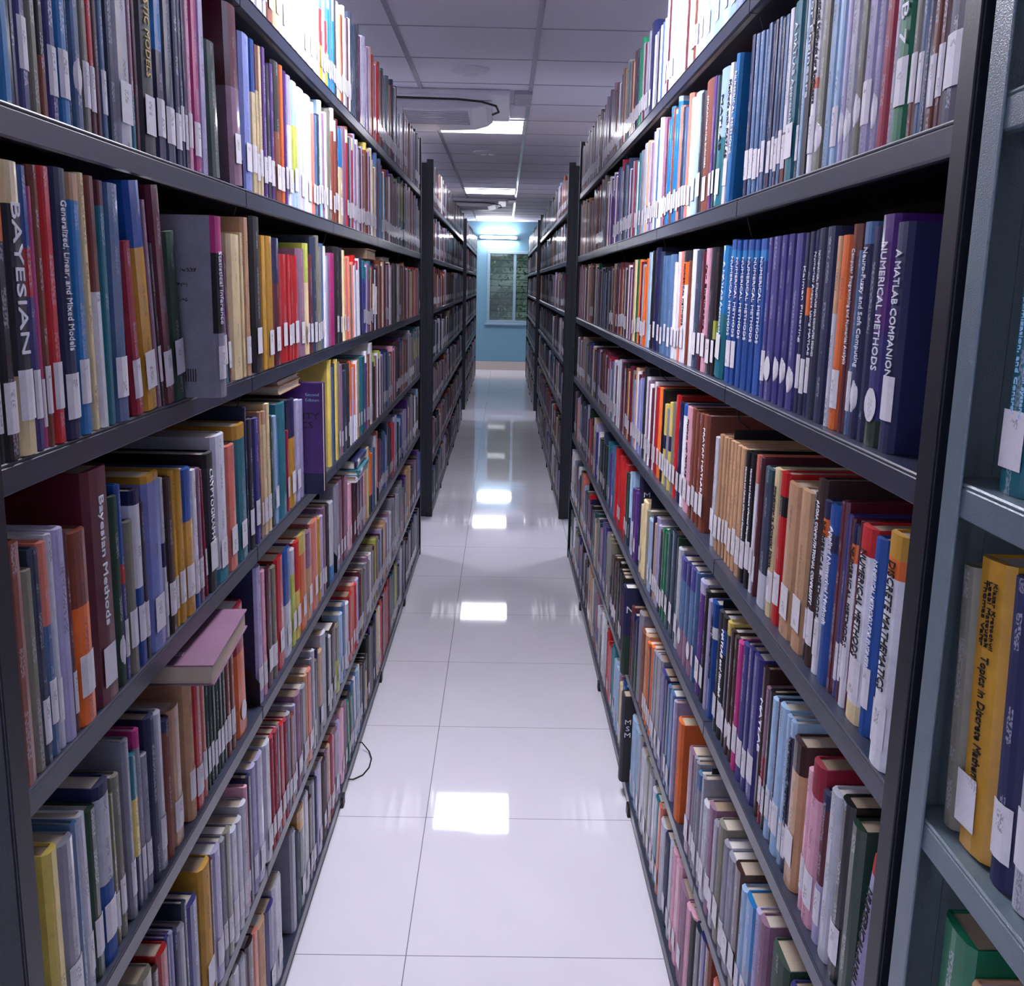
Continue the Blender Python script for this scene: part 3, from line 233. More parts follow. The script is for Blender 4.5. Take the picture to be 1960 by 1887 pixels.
R1=1692|67.3|250|lb|n|0|;1760|53.6|250|st|n|0|;1815|47.3|250|pw|w|0|;1864|60.7|250|lb|w|0|;1926|65.3|250|lb|w|0|;1992|82.6|250|lb|w|0|;2076|76.6|240|lb|w|0|;2154|68.5|240|wh|w|0|;2224|29.1|250|wh|w|0|;2254|29.1|228|br|w|0|;2284|29.1|235|wh|w|0|;2314|31.7|250|cr|n|0|;2347|31.7|228|mr|n|0|;2379|31.7|235|cr|n|0|;*2412|78|260|cr|n|0|;2491|45.2|250|wh|n|0|;2538|34.1|250|wh|w|0|;2573|34.1|228|wh|w|0|;2608|34.1|235|mr|w|0|;2643|34.1|242|lv|w|0|;2678|33.3|190|wh|n|0|;2712|33.3|190|st|n|0|;2746|33.3|190|wh|n|0|;2781|33.3|190|dk|n|0|;2815|33.3|190|gy|n|0|;2849|33.3|190|wh|n|0|;2884|83.5|236|nv|w|0|;2968|35.4|227|gy|w|0|;3004|35.4|207|gy|w|0|;3041|35.4|213|mr|w|0|;3077|35.4|220|gy|w|0|;3114|38.4|243|gn|w|0|;3153|38.4|221|gn|w|0|;3192|38.4|228|ny|w|0|;3231|38.4|236|dk|w|0|;3271|36.2|240|mr|w|0|;3308|36.2|218|be|w|0|;3345|36.2|226|mr|w|0|;3382|36.2|233|og|w|0|;3419|36.2|240|st|w|0|;3456|32.8|252|og|w|0|;3490|32.8|229|og|w|0|;3523|32.8|237|be|w|0|;3557|32.8|244|br|w|0|;3591|32.8|252|og|w|0|;3625|35.2|240|ny|w|0|;3661|35.2|218|mv|w|0|;3697|35.2|226|wh|w|0|;3733|35.2|233|ny|w|0|;3769|35.2|240|br|w|0|;3805|35.2|218|og|w|0|;3841|35.2|226|ny|w|0|;3877|33.6|260|mv|w|0|;3912|33.6|237|mv|w|0|;3946|33.6|244|og|w|0|;3980|33.6|252|st|w|0|;4015|33.6|260|mv|w|0|;4049|33.6|237|dk|w|0|;4084|33.6|244|gy|w|0|;4118|33.6|252|mv|w|0|;4152|33.6|260|lv|w|0|;4187|33.6|237|mv|w|0|;4222|32.6|240|nv|n|0|;4255|32.6|218|wh|n|0|;4288|32.6|226|nv|n|0|;4322|32.6|233|br|n|0|;4355|32.6|240|og|n|0|;4389|35.4|250|ny|w|0|;4425|35.4|228|ny|w|0|;4462|35.4|235|wh|w|0|;4498|35.4|242|be|w|0|;4534|35.4|250|ny|w|0|;4584|33.2|250|lg|w|3|;4618|33.2|228|lv|w|3|;4652|33.2|235|mv|w|3|;4686|33.2|242|lg|w|3|;4720|33.2|250|be|w|3|;4754|33.2|228|br|w|3|;4788|33.2|235|lg|w|3|;4822|33.2|242|st|w|3|;4856|33.2|250|ny|w|3|;4890|33.2|228|lg|w|3|;4924|33.2|235|gy|w|3|;4958|33.2|242|mr|w|3|;4992|33.2|250|lg|w|3|;5026|33.2|228|mv|w|3|;5061|34|230|br|w|0|;5095|34|209|st|w|0|;5130|34|216|br|w|0|;5165|34|223|dk|w|0|;5200|34|230|gy|w|0|;5234|34|209|br|w|0|;5269|34|216|lv|w|0|;5304|34|223|mv|w|0|;5339|34|230|br|w|0|;5374|33.5|220|dk|n|0|;5408|33.5|200|wh|n|0|;5443|33.5|207|dk|n|0|;5477|33.5|213|br|n|0|;5511|33.5|220|og|n|0|;5546|33.5|200|dk|n|0|;5580|33.5|207|ny|n|0|;5614|33.5|213|dk|n|0|;5649|33.5|220|dk|n|0|;5683|33.5|200|mr|n|0|;5717|33.5|207|lv|n|0|;5752|33.5|213|dk|n|0|;5786|33.5|220|wh|n|0|
R2=*924|40.9|265|lb/nv@.72|w|0|;*967|15.9|250|mr|w|0|;*984|16.5|250|br|w|0|;*1002|12.5|260|nv|n|0|;*1015|14.5|260|st|w|0|;*1031|16.7|250|og/br@.2|w|0|;*1049|34.9|265|gn|w|0|MATLAB 7;*1085|13.2|260|lg|n|0|;*1100|26.4|260|cm|n|0|;*1128|21.6|250|lv|o|0|;*1150|30.1|260|wh/lv@.9|w|0|;*1182|25.6|260|og|o|0|;*1209|28.3|260|lg|o|0|;*1238|20.2|250|lv|o|0|;*1260|25.9|250|lb|w|0|;*1287|27.1|260|lb|n|0|;*1316|34|270|og|o|0|;*1351|28.9|260|wh/so/wh@.45,.4|w|0|Numerical Methods for Engineers;*1381|28.5|265|dk|n|0|for Engineers;*1411|17.2|250|lb|n|0|;*1429|12.7|229|dt|w|0|;*1443|44.8|235|tl|w|0|A MATLAB Approach;*1489|22.9|234|wh/br@.3|w|0|;*1514|20.3|232|st|w|0|;*1535|18.6|232|nv|w|0|;*1555|16.8|238|st|w|0|;*1573|21.8|239|nv|w|0|;1596|9.7|238|nv|n|0|;*1607|23.8|243|st|w|0|;1632|16.5|239|st|w|0|;*1650|28.3|242|st|w|0|;*1680|27.9|245|st|w|0|;*1709|27.9|250|nv|w|0|;*1835|36.3|244|az|n|6|NUMERICAL METHODS;*1873|31.9|238|wh|w|4|Methods with MATLAB;*1906|74.5|240|lb/tl@.5|w|3|MATLAB;1982|20.8|240|dt|w|0|;2004|26.4|244|pu|w|0|;*2032|74.4|247|br|w|0|APPLICATIONS FOR ENGINEERS;*2107|52.2|235|dk|w|0|;*2161|58.2|245|lb|w|0|;2220|42.4|243|wh|w|0|;2264|34.6|259|so|w|0|;2299|34.6|236|st|w|0|;2335|34.6|243|ny|w|0|;2370|34.6|251|so|w|0|;2406|32.1|279|lb/az@.96|w|0|;2439|32.1|254|lb/az@.96|w|0|;2472|32.1|262|br|w|0|;2505|29.4|271|az|w|0|;2536|29.4|247|az|w|0|;2566|29.4|255|mr|w|0|;*2596|74.3|260|mv|w|0|;2672|33.7|272|wh|w|0|;2707|33.7|248|st|w|0|;2741|33.7|256|wh|w|0|;2776|35.8|253|lv|w|0|;2813|35.8|230|mv|w|0|;2849|35.8|238|lv|w|0|;2886|35.8|245|be|w|0|;2923|72.5|245|lg|w|0|;2997|70.5|235|gy|w|0|;3068|29.3|234|tl|w|0|;3099|29.3|213|wh|w|0|;3129|29.3|220|tl|w|0|;3159|52.5|224|cm|n|0|;3213|35.8|228|gy|w|0|;3250|35.8|207|mr|w|0|;3286|35.8|214|lv|w|0|;3324|32.7|250|ny|w|0|;3357|32.7|228|og|w|0|;3391|32.7|235|st|w|0|;3424|32.7|242|ny|w|0|;3458|32.7|250|dk|w|0|;3491|32.7|228|gy|w|0|;3525|32.4|268|cm|w|0|;3558|32.4|244|st|w|0|;3591|32.4|252|ny|w|0|;3625|31|248|pu|w|0|;3657|31|226|mv|w|0|;3689|31|233|wh|w|0|;3721|31|241|pu|w|0|;3753|35.5|251|lg/pu@.75|n|0|;3789|35.5|228|lg/pu@.75|n|0|;3826|35.5|236|mr|n|0|;3862|35.5|243|lv|n|0|;3898|35.5|251|lg/pu@.75|n|0|;3934|35.5|228|wh|n|0|;3971|35.5|236|be|n|0|;4007|35.5|243|lg/pu@.75|n|0|;4043|35.5|251|og|n|0|;4080|35.5|228|st|n|0|;4116|31.6|278|og|w|0|;4149|31.6|253|ny|w|0|;4181|31.6|261|og|w|0|;4214|31.6|270|gy|w|0|;4246|31.6|278|mr|w|0|;4278|31.6|253|og|w|0|;4311|39.1|260|br|w|0|;4351|39.1|237|dk|w|0|;4391|39.1|244|br|w|0|;4431|31|262|mr|n|0|;4463|31|238|be|n|0|;4495|31|246|mr|n|0|;4527|31|254|og|n|0|;4559|31|262|st|n|0|;4591|34|238|br|n|0|;4626|34|217|br|n|0|;4661|34|224|be|n|0|;4695|34|231|br|n|0|;4730|34|238|br|n|0|;4765|34|217|st|n|0|;4800|34|224|ny|n|0|;4835|37.3|250|be|n|0|;4873|37.3|228|og|n|0|;4911|37.3|235|be|n|0|;4950|37.3|242|ny|n|0|;4988|37.3|250|dk|n|0|;5026|33.6|259|be|n|0|;5061|33.6|236|be|n|0|;5095|33.6|243|og|n|0|;5129|33.6|251|st|n|0|;5164|33.6|259|be|n|0|;5198|33.6|236|dk|n|0|;5233|36.6|269|be|n|0|;5270|36.6|245|be|n|0|;5308|36.6|253|st|n|0|;5345|36.6|261|ny|n|0|;5383|36.6|269|be|n|0|;5420|36.6|245|gy|n|0|;5458|34.4|267|be|n|0|;5493|34.4|243|be|n|0|;5528|34.4|251|ny|n|0|;5563|34.4|259|dk|n|0|;5598|34.4|267|be|n|0|;5634|34.4|243|mr|n|0|;5669|34.4|251|lv|n|0|;5704|34.4|259|be|n|0|;5739|34.4|267|wh|n|0|;5774|34.4|243|be|n|0|;5809|34.4|251|be|n|0|;5844|34.4|259|og|n|0|;5880|34.4|267|st|n|0|
R3=*1022|36.6|234|nv|w|0|A MATLAB COMPANION;*1060|43.2|244|pu/in/dg@.5,.12|o|0|NUMERICAL METHODS;*1104|21.2|234|nv|n|0|;*1127|27.8|240|st/nv@.9|o|0|Neuro-Fuzzy and Soft Computing;*1156|14.8|210|st|w|0|;*1172|21.4|240|br/mr@.85|n|0|Computer Programming and Numerical Analysis;*1195|30.3|229|or|w|0|;*1226|20.7|229|be/lg@.6|n|0|;*1248|38.9|242|nv|n|0|;*1289|29.2|242|ny|n|0|MATHEMATICAL STRUCTURES FOR COMPUTER SCIENCE;*1319|17.5|241|nv|w|0|Numerical Analysis Using MATLAB;*1338|21.5|240|nv/or/nv@.7,.55|w|0|;*1361|18.8|239|nv|w|0|Kalman Filtering;*1381|40.7|240|in|o|0|;*1423|35.5|241|in|o|0|;*1460|33.5|241|in|o|0|;*1494|47.8|241|in|o|0|;*1543|25.1|241|in|w|0|;*1570|45.2|241|bl/az/bl@.93,.86|n|0|NUMERICAL METHODS;*1616|34.2|241|bl/az/bl@.93,.86|n|0|NUMERICAL METHODS;*1652|47.2|243|bl/az/bl@.93,.86|n|0|NUMERICAL METHODS;*1700|36|244|bl/az/bl@.93,.86|n|0|NUMERICAL METHODS;*1738|39.7|245|bl/az/bl@.93,.86|w|0|NUMERICAL METHODS;*1779|41.6|248|bl/az/bl@.93,.86|w|0|NUMERICAL METHODS;*1855|60.3|237|az/tl@.5|w|6|A MATLAB Approach;1916|28.4|232|bk/yg/bk@.45,.3|w|0|;*1946|55.1|241|dk|w|0|;*2002|46|241|pk|w|0|for Engineers;2050|33.9|236|mr|w|0|;*2085|65.1|240|ny|w|0|;2151|42.5|244|wh|n|0|;2194|42.5|222|br|n|0|;*2238|66.5|244|dk/or/wh@.9,.7|w|0|NUMERICAL METHODS;2306|25.2|244|so|w|0|for Engineers;2332|42.4|244|wh|w|0|;2376|42.4|222|wh|w|0|;*2419|63.6|241|st|w|0|;2484|50.3|240|st|w|0|;2536|63.4|241|st|w|0|;2601|55.1|253|ny|w|0|;2657|69.7|265|nv|w|0|;2728|60.8|259|bk|w|0|;2790|63.6|257|lb|n|0|;2855|35.8|242|or|w|0|;2892|35.8|220|or|w|0|;2928|35.8|227|gy|w|0|;2965|35.8|235|mr|w|0|;3001|35.8|242|or|w|0|;3039|60|244|gn|w|0|;3100|62.5|244|cr|w|0|;3164|33|238|mr|n|0|;3197|33|217|lv|n|0|;3231|33|224|mr|n|0|;3265|33|231|wh|n|0|;3299|29.3|238|mr|w|0|;3329|29.3|217|dk|w|0|;3359|29.3|224|gy|w|0|;3390|33.6|242|db|w|0|;3424|33.6|220|be|w|0|;3459|33.6|227|br|w|0|;3494|37.2|244|mr|w|0|;3532|37.2|222|gy|w|0|;3570|37.2|229|mr|w|0|;3608|42.1|244|dk|n|0|;3651|42.1|222|br|n|0|;3695|33.5|243|og|w|0|;3729|33.5|221|dk|w|0|;3763|33.5|228|og|w|0|;3797|33.5|236|mr|w|0|;3832|32.5|236|bk|n|0|;3865|32.5|215|og|n|0|;3899|32.5|222|st|n|0|;3932|32.5|229|bk|n|0|;3965|32.5|236|dk|n|0|;3998|32.5|215|gy|n|0|;4032|34.3|237|bk|n|0|;4067|34.3|216|st|n|0|;4102|34.3|223|ny|n|0|;4137|34.3|230|bk|n|0|;4172|34.3|237|gy|n|0|;4207|34.3|216|mr|n|0|;4242|34.3|223|bk|n|0|;4278|34.3|230|mv|n|0|;4313|36|257|dg|n|0|;4350|36|234|lv|n|0|;4387|36|242|dg|n|0|;4423|36|249|wh|n|0|;4460|36|257|be|n|0|;4497|36|234|dg|n|0|;4534|33.5|261|dk|o|0|;4568|33.5|238|mv|o|0|;4603|33.5|245|dk|o|0|;4637|33.5|253|be|o|0|;4671|33.5|261|br|o|0|;4706|36.5|263|be|n|0|;4744|36.5|239|be|n|0|;4781|36.5|247|mv|n|0|;4818|36.5|255|wh|n|0|;4855|36.5|263|be|n|0|;4893|36.5|239|br|n|0|;4931|31.5|260|db|n|0|;4963|31.5|237|db|n|0|;4995|31.5|244|wh|n|0|;5027|31.5|252|be|n|0|;5060|31.5|260|db|n|0|;5092|33.6|266|br|n|0|;5127|33.6|242|lv|n|0|;5161|33.6|250|mv|n|0|;5196|33.6|258|br|n|0|;5230|33.6|266|be|n|0|;5265|35.4|268|mv|n|0|;5301|35.4|244|mr|n|0|;5338|35.4|252|mv|n|0|;5374|35.4|260|mv|n|0|;5410|35.4|268|wh|n|0|;5446|35.4|244|mv|n|0|;5482|35.4|252|br|n|0|;5518|35.4|260|og|n|0|;5554|35.4|268|mv|n|0|;5591|35.4|244|ny|n|0|;5627|35.4|252|dk|n|0|;5663|35.4|260|mv|n|0|
R4=*932|41.2|245|ms/or/wh@.9,.82|w|0|DISCRETE MATHEMATICS;*1015|24.2|222|bl|w|0|NUMERICAL METHODS FOR ENGINEERS;*1041|41.8|226|rd/wh/cr@.86,.1|w|0|NUMERICAL METHODS;1084|7|226|mr|n|0|;*1092|18.5|218|nv/or/wh@.9,.8|w|0|NUMERICAL METHODS;*1112|8.7|222|mr|w|0|;*1122|11.5|224|in|w|0|;*1135|19.5|236|mr|n|0|;*1155|36.4|224|bl/nv/bl@.85,.75|n|0|Applied Numerical Methods;*1193|22.4|224|nv/or/wh@.9,.8|w|0|NUMERICAL METHODS;*1217|27.8|246|db|w|0|ARORA COMPUTATIONAL COMPLEXITY;1246|10.3|225|dk|w|0|;*1258|53.6|220|be|w|0|;*1312|62.1|217|be|w|0|;*1376|34.6|224|rd/bk/rd@.85,.72|w|0|;*1412|32.6|223|cr|w|0|Introduction to Computer Science;*1446|54.8|215|dt/ny/lg@.9,.25|n|0|;1520|15.5|222|mr|w|0|;1536|19.6|223|so/wh@.8|w|0|;*1557|30.8|221|bk|w|0|Hardware and Software of Personal Computers;*1590|31.1|218|bk|w|0|Hardware and Software of Personal Computers;*1622|33.4|219|be|w|0|;*1657|28|218|be|w|0|;1686|23.9|219|be|w|0|;1711|24.7|218|be|w|0|;1737|25.5|218|be|w|0|;1764|26.3|216|be|w|0|;1792|33|216|be|w|0|;1826|34.2|206|lg|w|0|;*1935|43.4|233|br|w|0|PRATAP MATLAB;1980|38.2|230|br|w|0|PRATAP MATLAB;2019|39.8|227|br|w|0|PRATAP MATLAB;2060|41.5|230|br|w|0|PRATAP MATLAB;*2103|58.6|227|pk|w|0|Methods with MATLAB;2163|37.9|226|bl/wh@.9|w|0|;2202|55.8|226|nv|w|0|Using MATLAB;2260|42.6|236|rd|w|0|;2303|42.6|215|og|w|0|;2347|36.9|210|yl/nv/yl@.62,.45|w|0|;2384|36.9|191|gy|w|0|;2422|36.9|197|yl/nv/yl@.62,.45|w|0|;2460|39.1|229|bk|w|0|;2501|51|228|or|w|0|;2553|64.5|225|rd|w|0|;2619|32.6|234|wh|w|0|;2652|32.6|213|mr|w|0|;2686|32.6|220|wh|w|0|;2719|32.6|227|mv|w|0|;2752|32.6|234|wh|w|0|;2786|63.7|256|dk|w|0|;2851|32|240|mr/pw@.93|w|0|;2884|32|218|lv|w|0|;2917|32|226|mr/pw@.93|w|0|;2949|32|233|wh|w|0|;2982|32|240|be|w|0|;3015|32|218|mr/pw@.93|w|0|;3048|32|226|og|w|0|;3116|38.1|234|mr|w|0|;3154|38.1|213|be|w|0|;3193|38.1|220|br|w|0|;3233|31.8|236|bk/mr@.6|n|0|;3265|31.8|215|gy|n|0|;3298|31.8|222|mr|n|0|;3330|31.8|229|bk/mr@.6|n|0|;3363|31.8|236|mv|n|0|;3396|76.5|231|wh|w|0|;3474|33.2|225|lg|w|0|;3508|33.2|205|mr|w|0|;3542|33.2|212|lv|w|0|;3576|35.2|219|lg|w|0|;3612|35.2|199|og|w|0|;3648|35.2|206|st|w|0|;3685|33.9|222|cm/lg@.8|w|0|;3719|33.9|202|lv|w|0|;3754|33.9|209|mv|w|0|;3789|33.9|215|cm/lg@.8|w|0|;3824|31.9|229|mr|w|0|;3857|31.9|208|mr|w|0|;3889|31.9|215|gy|w|0|;3922|33.7|230|mr|o|0|;3957|33.7|209|mr|o|0|;3991|33.7|216|br|o|0|;4026|33.5|227|db|o|0|;4061|33.5|207|db|o|0|;4095|33.5|213|mr|o|0|;4129|33.5|220|lv|o|0|;4164|38|222|mr|n|0|;4203|38|202|st|n|0|;4242|38|209|mr|n|0|;4281|38|219|dk|o|0|;4320|38|199|mv|o|0|;4358|38|206|dk|o|0|;4397|38|212|be|o|0|;4436|32|217|wh|n|0|;4469|32|197|gy|n|0|;4502|32|204|mr|n|0|;4535|34.1|221|in/tl@.6|w|0|;4570|34.1|201|br|w|0|;4605|34.1|208|og|w|0|;4640|34.1|214|in/tl@.6|w|0|;4675|34.1|221|ny|w|0|;4710|36.5|218|dt|n|0|;4748|36.5|198|be|n|0|;4785|36.5|205|dt|n|0|;4822|36.5|211|og|n|0|;4860|32.6|227|og|w|0|;4893|32.6|207|lv|w|0|;4927|32.6|213|mv|w|0|;4960|32.6|220|og|w|0|;4994|32.6|227|be|w|0|;5027|32.6|207|br|w|0|;5061|33.7|217|dk|w|0|;5095|33.7|197|mv|w|0|;5130|33.7|204|wh|w|0|;5164|33.7|210|dk|w|0|;5199|33.7|217|br|w|0|;5234|36.1|215|og|w|0|;5270|36.1|196|lv|w|0|;5307|36.1|202|og|w|0|;5344|36.1|209|wh|w|0|;5381|36.1|215|be|w|0|;5419|34.9|211|dk|w|0|;5454|34.9|192|dk|w|0|;5490|34.9|198|lv|w|0|;5526|34.9|205|mv|w|0|;5561|34.9|211|dk|w|0|;5597|34.9|192|be|w|0|;5633|34.9|198|br|w|0|
R5=*984|33.3|216|dg|n|0|;*1019|34.6|225|bk|w|0|;*1055|35|216|lg|n|0|;*1091|25.1|199|nv/mr/lv@.9,.4|w|0|;1118|0.5|234|bk|n|0|;*1120|40.1|219|cm/pk@.8|w|0|;*1161|17.3|196|pk|w|0|;*1201|43.5|209|db/be@.8|w|0|;*1246|18.4|222|lb/nv@.9|w|0|NUMERICAL METHODS;*1266|17.1|221|lb|w|0|;*1284|33.1|224|lb|w|0|;1318|12.5|222|nv|w|0|;*1332|23.1|216|lb|w|0|;1357|17.5|219|bk|w|0|MATLAB Programming in Numerical Analysis;1375|18|216|mv/cm@.5|w|0|;*1395|20.9|239|db|n|0|MATLAB;*1427|42.2|240|in|w|0|;*1471|29.5|239|in|w|0|;*1501|35.9|233|in|w|0|;*1539|32.4|223|mg|w|0|;1572|25.6|222|db|w|0|;*1599|29.3|223|db|o|0|;1630|24.6|228|yl/dk@.9|o|0|;*1656|34.5|227|bk/bl/bk@.9,.7|w|0|MATLAB and Simulink;1692|29.7|226|dk|w|0|MATLAB;*1723|60.7|224|bl/wh/bl@.8,.7|n|0|Applied Numerical Methods;1785|29.6|216|lv|n|0|;1818|31.3|225|bk|w|0|;*1851|50.8|230|lv/pu@.9|w|0|;1925|22.3|230|st|o|0|;*1949|50.6|228|in/st/mv@.8,.3|o|0|;2001|44.9|224|in/st/mv@.8,.3|n|0|;*2047|65.1|219|in/st/mv@.8,.3|o|0|;2113|38.7|228|lg|o|0|;2153|19.7|244|dg|n|0|;*2174|63.3|246|ny|w|0|;2239|56.4|232|dt|w|0|Using MATLAB;2297|34.7|218|gn|w|0|;2332|34.7|219|gn|w|0|;2368|34.7|205|dk|w|0|;2404|29.6|210|lv|w|0|;2434|29.6|222|lv|w|0|;2464|29.6|200|be|w|0|;2495|30.8|212|nv|w|0|;2527|72.2|190|lb|w|0|;2601|47.7|203|og|n|0|;2650|64.6|215|cr|n|0|;2716|36.6|193|cr|w|0|;2754|69.7|206|tl|n|0|
R6=*1167|73.7|237|dg|n|0|;1269|36.7|231|mv|w|0|;1307|22.6|224|lv|w|0|;*1331|54.5|215|az/st@.5|w|0|;1387|28.2|207|lb|w|0|;*1416|46.8|219|db|w|0|;*1464|43.8|209|gy|w|0|;*1509|33.5|209|gy|w|0|;*1544|43.9|222|og|w|0|;1589|35|200|gy|w|0|;*1626|41.1|212|mv|w|0|;*1668|46.5|190|lg|w|0|;1716|31.3|225|gy|w|0|;1748|28.5|215|st/gy@.85|w|0|;1778|21.2|224|gy|w|0|;1801|20|223|gy|w|0|;*1822|50.9|219|mv|w|0|;1952|49.2|224|or|n|0|;2043|21.3|235|lv|n|0|;2065|44.5|240|st|w|0|;2111|31.9|239|st|w|0|;2144|33|243|nv|n|0|;2178|60.1|241|in|w|0|;2240|58.1|252|gy|w|0|;2299|38.2|242|gy|w|0|;2339|27.7|238|gy|w|0|;2368|31.7|238|or|w|0|;2400|31.7|219|ny|w|0|;2433|31.7|224|or|w|0|;2466|37.6|232|be|w|0|;2505|73.1|222|br|n|0|;2579|70.4|250|gy|n|0|;2651|33.5|212|nv/dg@.5|n|0|;2685|33.5|190|dk|n|0|;2719|33.5|203|nv/dg@.5|n|0|;2754|33.5|215|mr|n|0|;2788|33.5|193|lv|n|0|;2822|33.5|206|nv/dg@.5|n|0|
R7=1612|32.4|259|br|w|0|;1646|45|250|in|w|0|;1692|47.5|236|ny|w|0|;1741|50.3|233|pk/bk@.98|w|0|;1792|39.3|217|pk|n|0|;*1833|80.3|219|mv|w|0|;1915|44.7|238|pk|w|0|;1961|41.4|236|pk|w|0|;2003|37.6|232|lg|w|0|;2042|68.7|211|nv|w|0|;2112|60.7|212|lg|n|0|;2174|36.6|229|so|w|0|;2212|50.3|223|tl|w|0|;2264|40.4|221|lg|w|0|;2305|67.3|236|gy|w|0|;2374|64.5|235|og|w|0|;2440|82.5|219|lg|w|0|;2524|42.6|233|gy|w|0|;2568|67.4|233|lb|w|0|;2636|79.3|229|lb|w|0|;2717|33.9|209|dk|n|0|;2751|33.9|212|st|n|0|;2786|33.9|196|dk|n|0|;2821|33.9|203|dk|n|0|
'''
# ------------------------------------------------------------------ room
XL, XR = -0.4393, 0.3877
ZS = [1.955, 1.638, 1.325, 1.013, .701, .37, .05]           # shelf tops, highest first
YB = 17.75
def floor_mat():
    m = bpy.data.materials.new('polished_floor_tiles'); m.use_nodes = True; nt = m.node_tree; L = nt.links; N = nt.nodes.new; b = nt.nodes['Principled BSDF']
    tc = N('ShaderNodeTexCoord'); sp = N('ShaderNodeSeparateXYZ'); L.new(tc.outputs['Object'], sp.inputs[0])
    def grout(out, off):
        a = N('ShaderNodeMath'); a.operation = 'SUBTRACT'; a.inputs[1].default_value = off; L.new(out, a.inputs[0])
        p = N('ShaderNodeMath'); p.operation = 'PINGPONG'; p.inputs[1].default_value = .3; L.new(a.outputs[0], p.inputs[0])
        c = N('ShaderNodeMath'); c.operation = 'LESS_THAN'; c.inputs[1].default_value = .0012; L.new(p.outputs[0], c.inputs[0]); return c
    gx = grout(sp.outputs['X'], -0.1924); gy = grout(sp.outputs['Y'], 2.0107)
    mm = N('ShaderNodeMath'); mm.operation = 'MAXIMUM'; L.new(gx.outputs[0], mm.inputs[0]); L.new(gy.outputs[0], mm.inputs[1])
    n = N('ShaderNodeTexNoise'); n.inputs['Scale'].default_value = 2.5; n.inputs['Detail'].default_value = 5; L.new(tc.outputs['Object'], n.inputs['Vector'])
    cr = N('ShaderNodeMix'); cr.data_type = 'RGBA'; cr.inputs['A'].default_value = lin((.87, .86, .895))+(1,); cr.inputs['B'].default_value = lin((.83, .82, .86))+(1,); L.new(n.outputs['Fac'], cr.inputs['Factor'])
    mx = N('ShaderNodeMix'); mx.data_type = 'RGBA'; mx.inputs['B'].default_value = lin((.50, .49, .54))+(1,); L.new(mm.outputs[0], mx.inputs['Factor']); L.new(cr.outputs['Result'], mx.inputs['A'])
    L.new(mx.outputs['Result'], b.inputs['Base Color'])
    b.inputs['Roughness'].default_value = .035; b.inputs['Specular IOR Level'].default_value = .62
    return m
M_FLOOR = floor_mat()
M_CEIL = mat('ceiling_tile', (.86, .85, .90), .7, bump=.2, bscale=250)
M_TEE = mat('ceiling_tee', (.68, .67, .73), .2)
M_TEED = mat('ceiling_dark_joint', (.55, .54, .60), .5)
M_WALL = mat('pale_blue_wall_paint', (.40, .56, .63), .6, bump=.1, bscale=80, var=.08, vscale=2)
M_WALLS = mat('side_wall_paint', (.75, .76, .82), .7)
M_SKIRT = mat('beige_wall_tile', (.70, .66, .62), .25)
M_FRAME = mat('window_frame_metal', (.50, .60, .66), .35)
M_WHITE = mat('white_plastic', (.82, .81, .85), .4)
M_DARK = mat('black_rubber', (.03, .03, .035), .5)
mb = MB(); mb.box(-3.3, 3.3, -4.2, YB+.2, -.1, 0); struct('floor', mb, M_FLOOR)
mb = MB(); mb.box(-3.3, 3.3, -4.2, YB+.2, CEIL, CEIL+.1); struct('ceiling', mb, M_CEIL)
for nm, x0, x1, y0, y1 in (('wall_left', -3.3, -3.2, -4.2, YB+.2), ('wall_right', 3.2, 3.3, -4.2, YB+.2), ('wall_front', -3.2, 3.2, -4.2, -4.1)):
    mb = MB(); mb.box(x0, x1, y0, y1, 0, CEIL); struct(nm, mb, M_WALLS)
WX0, WX1, WZ0, WZ1 = -.287, 1.10, .812, 2.04
mb = MB()
for x0, x1, z0, z1 in ((-3.2, WX0, 0, CEIL), (WX1, 3.2, 0, CEIL), (WX0, WX1, 0, WZ0), (WX0, WX1, WZ1, CEIL)): mb.box(x0, x1, YB, YB+.2, z0, z1)
struct('wall_back', mb, M_WALL)
mb = MB(); mb.box(-3.2, 3.2, YB-.012, YB, 0, .15); struct('baseboard_back', mb, M_SKIRT)
# ceiling joints: broad tees along the aisle, fine ones across it
mb = MB()
for k in range(-5, 6):
    x = -.4717+.6*k
    mb.box(x-.012, x+.012, -4.1, YB, CEIL-.004, CEIL)
struct('trim_1', mb, M_TEE)
mb = MB()
for k in range(-14, 23):
    y = 4.4723+.6*k; mb.box(-3.2, 3.2, y-.004, y+.004, CEIL-.002, CEIL)
struct('trim_2', mb, M_TEED)
# window: frame, mullions, sliding sashes, panes and a security grille behind them
wt = bpy.data.objects.new('window_1', None); C.objects.link(wt); wt.location = (WX0, YB, WZ0); wt['kind'] = 'structure'
mb = MB(); W_, H_ = WX1-WX0, WZ1-WZ0
for x0, x1, z0, z1 in ((0, W_, 0, .05), (0, W_, H_-.05, H_), (0, .05, .05, H_-.05), (W_-.05, W_, .05, H_-.05)): mb.box(x0, x1, -.02, .08, z0, z1)
bevel(mb.build('window_frame', M_FRAME, wt), .004)
for x in (.455, .90):
    mb = MB(); mb.box(x, x+.045, -.012, .06, .05, H_-.05); bevel(mb.build('mullion', M_FRAME, wt), .003)
M_GLASS = bpy.data.materials.new('window_glass'); M_GLASS.use_nodes = True; nt = M_GLASS.node_tree; nt.nodes.clear()
g1 = nt.nodes.new('ShaderNodeBsdfTransparent'); g1.inputs[0].default_value = (.8, .9, .88, 1); g2 = nt.nodes.new('ShaderNodeBsdfGlossy'); g2.inputs['Roughness'].default_value = .03
fr = nt.nodes.new('ShaderNodeFresnel'); fr.inputs[0].default_value = 1.6; mxs = nt.nodes.new('ShaderNodeMixShader'); ou = nt.nodes.new('ShaderNodeOutputMaterial')
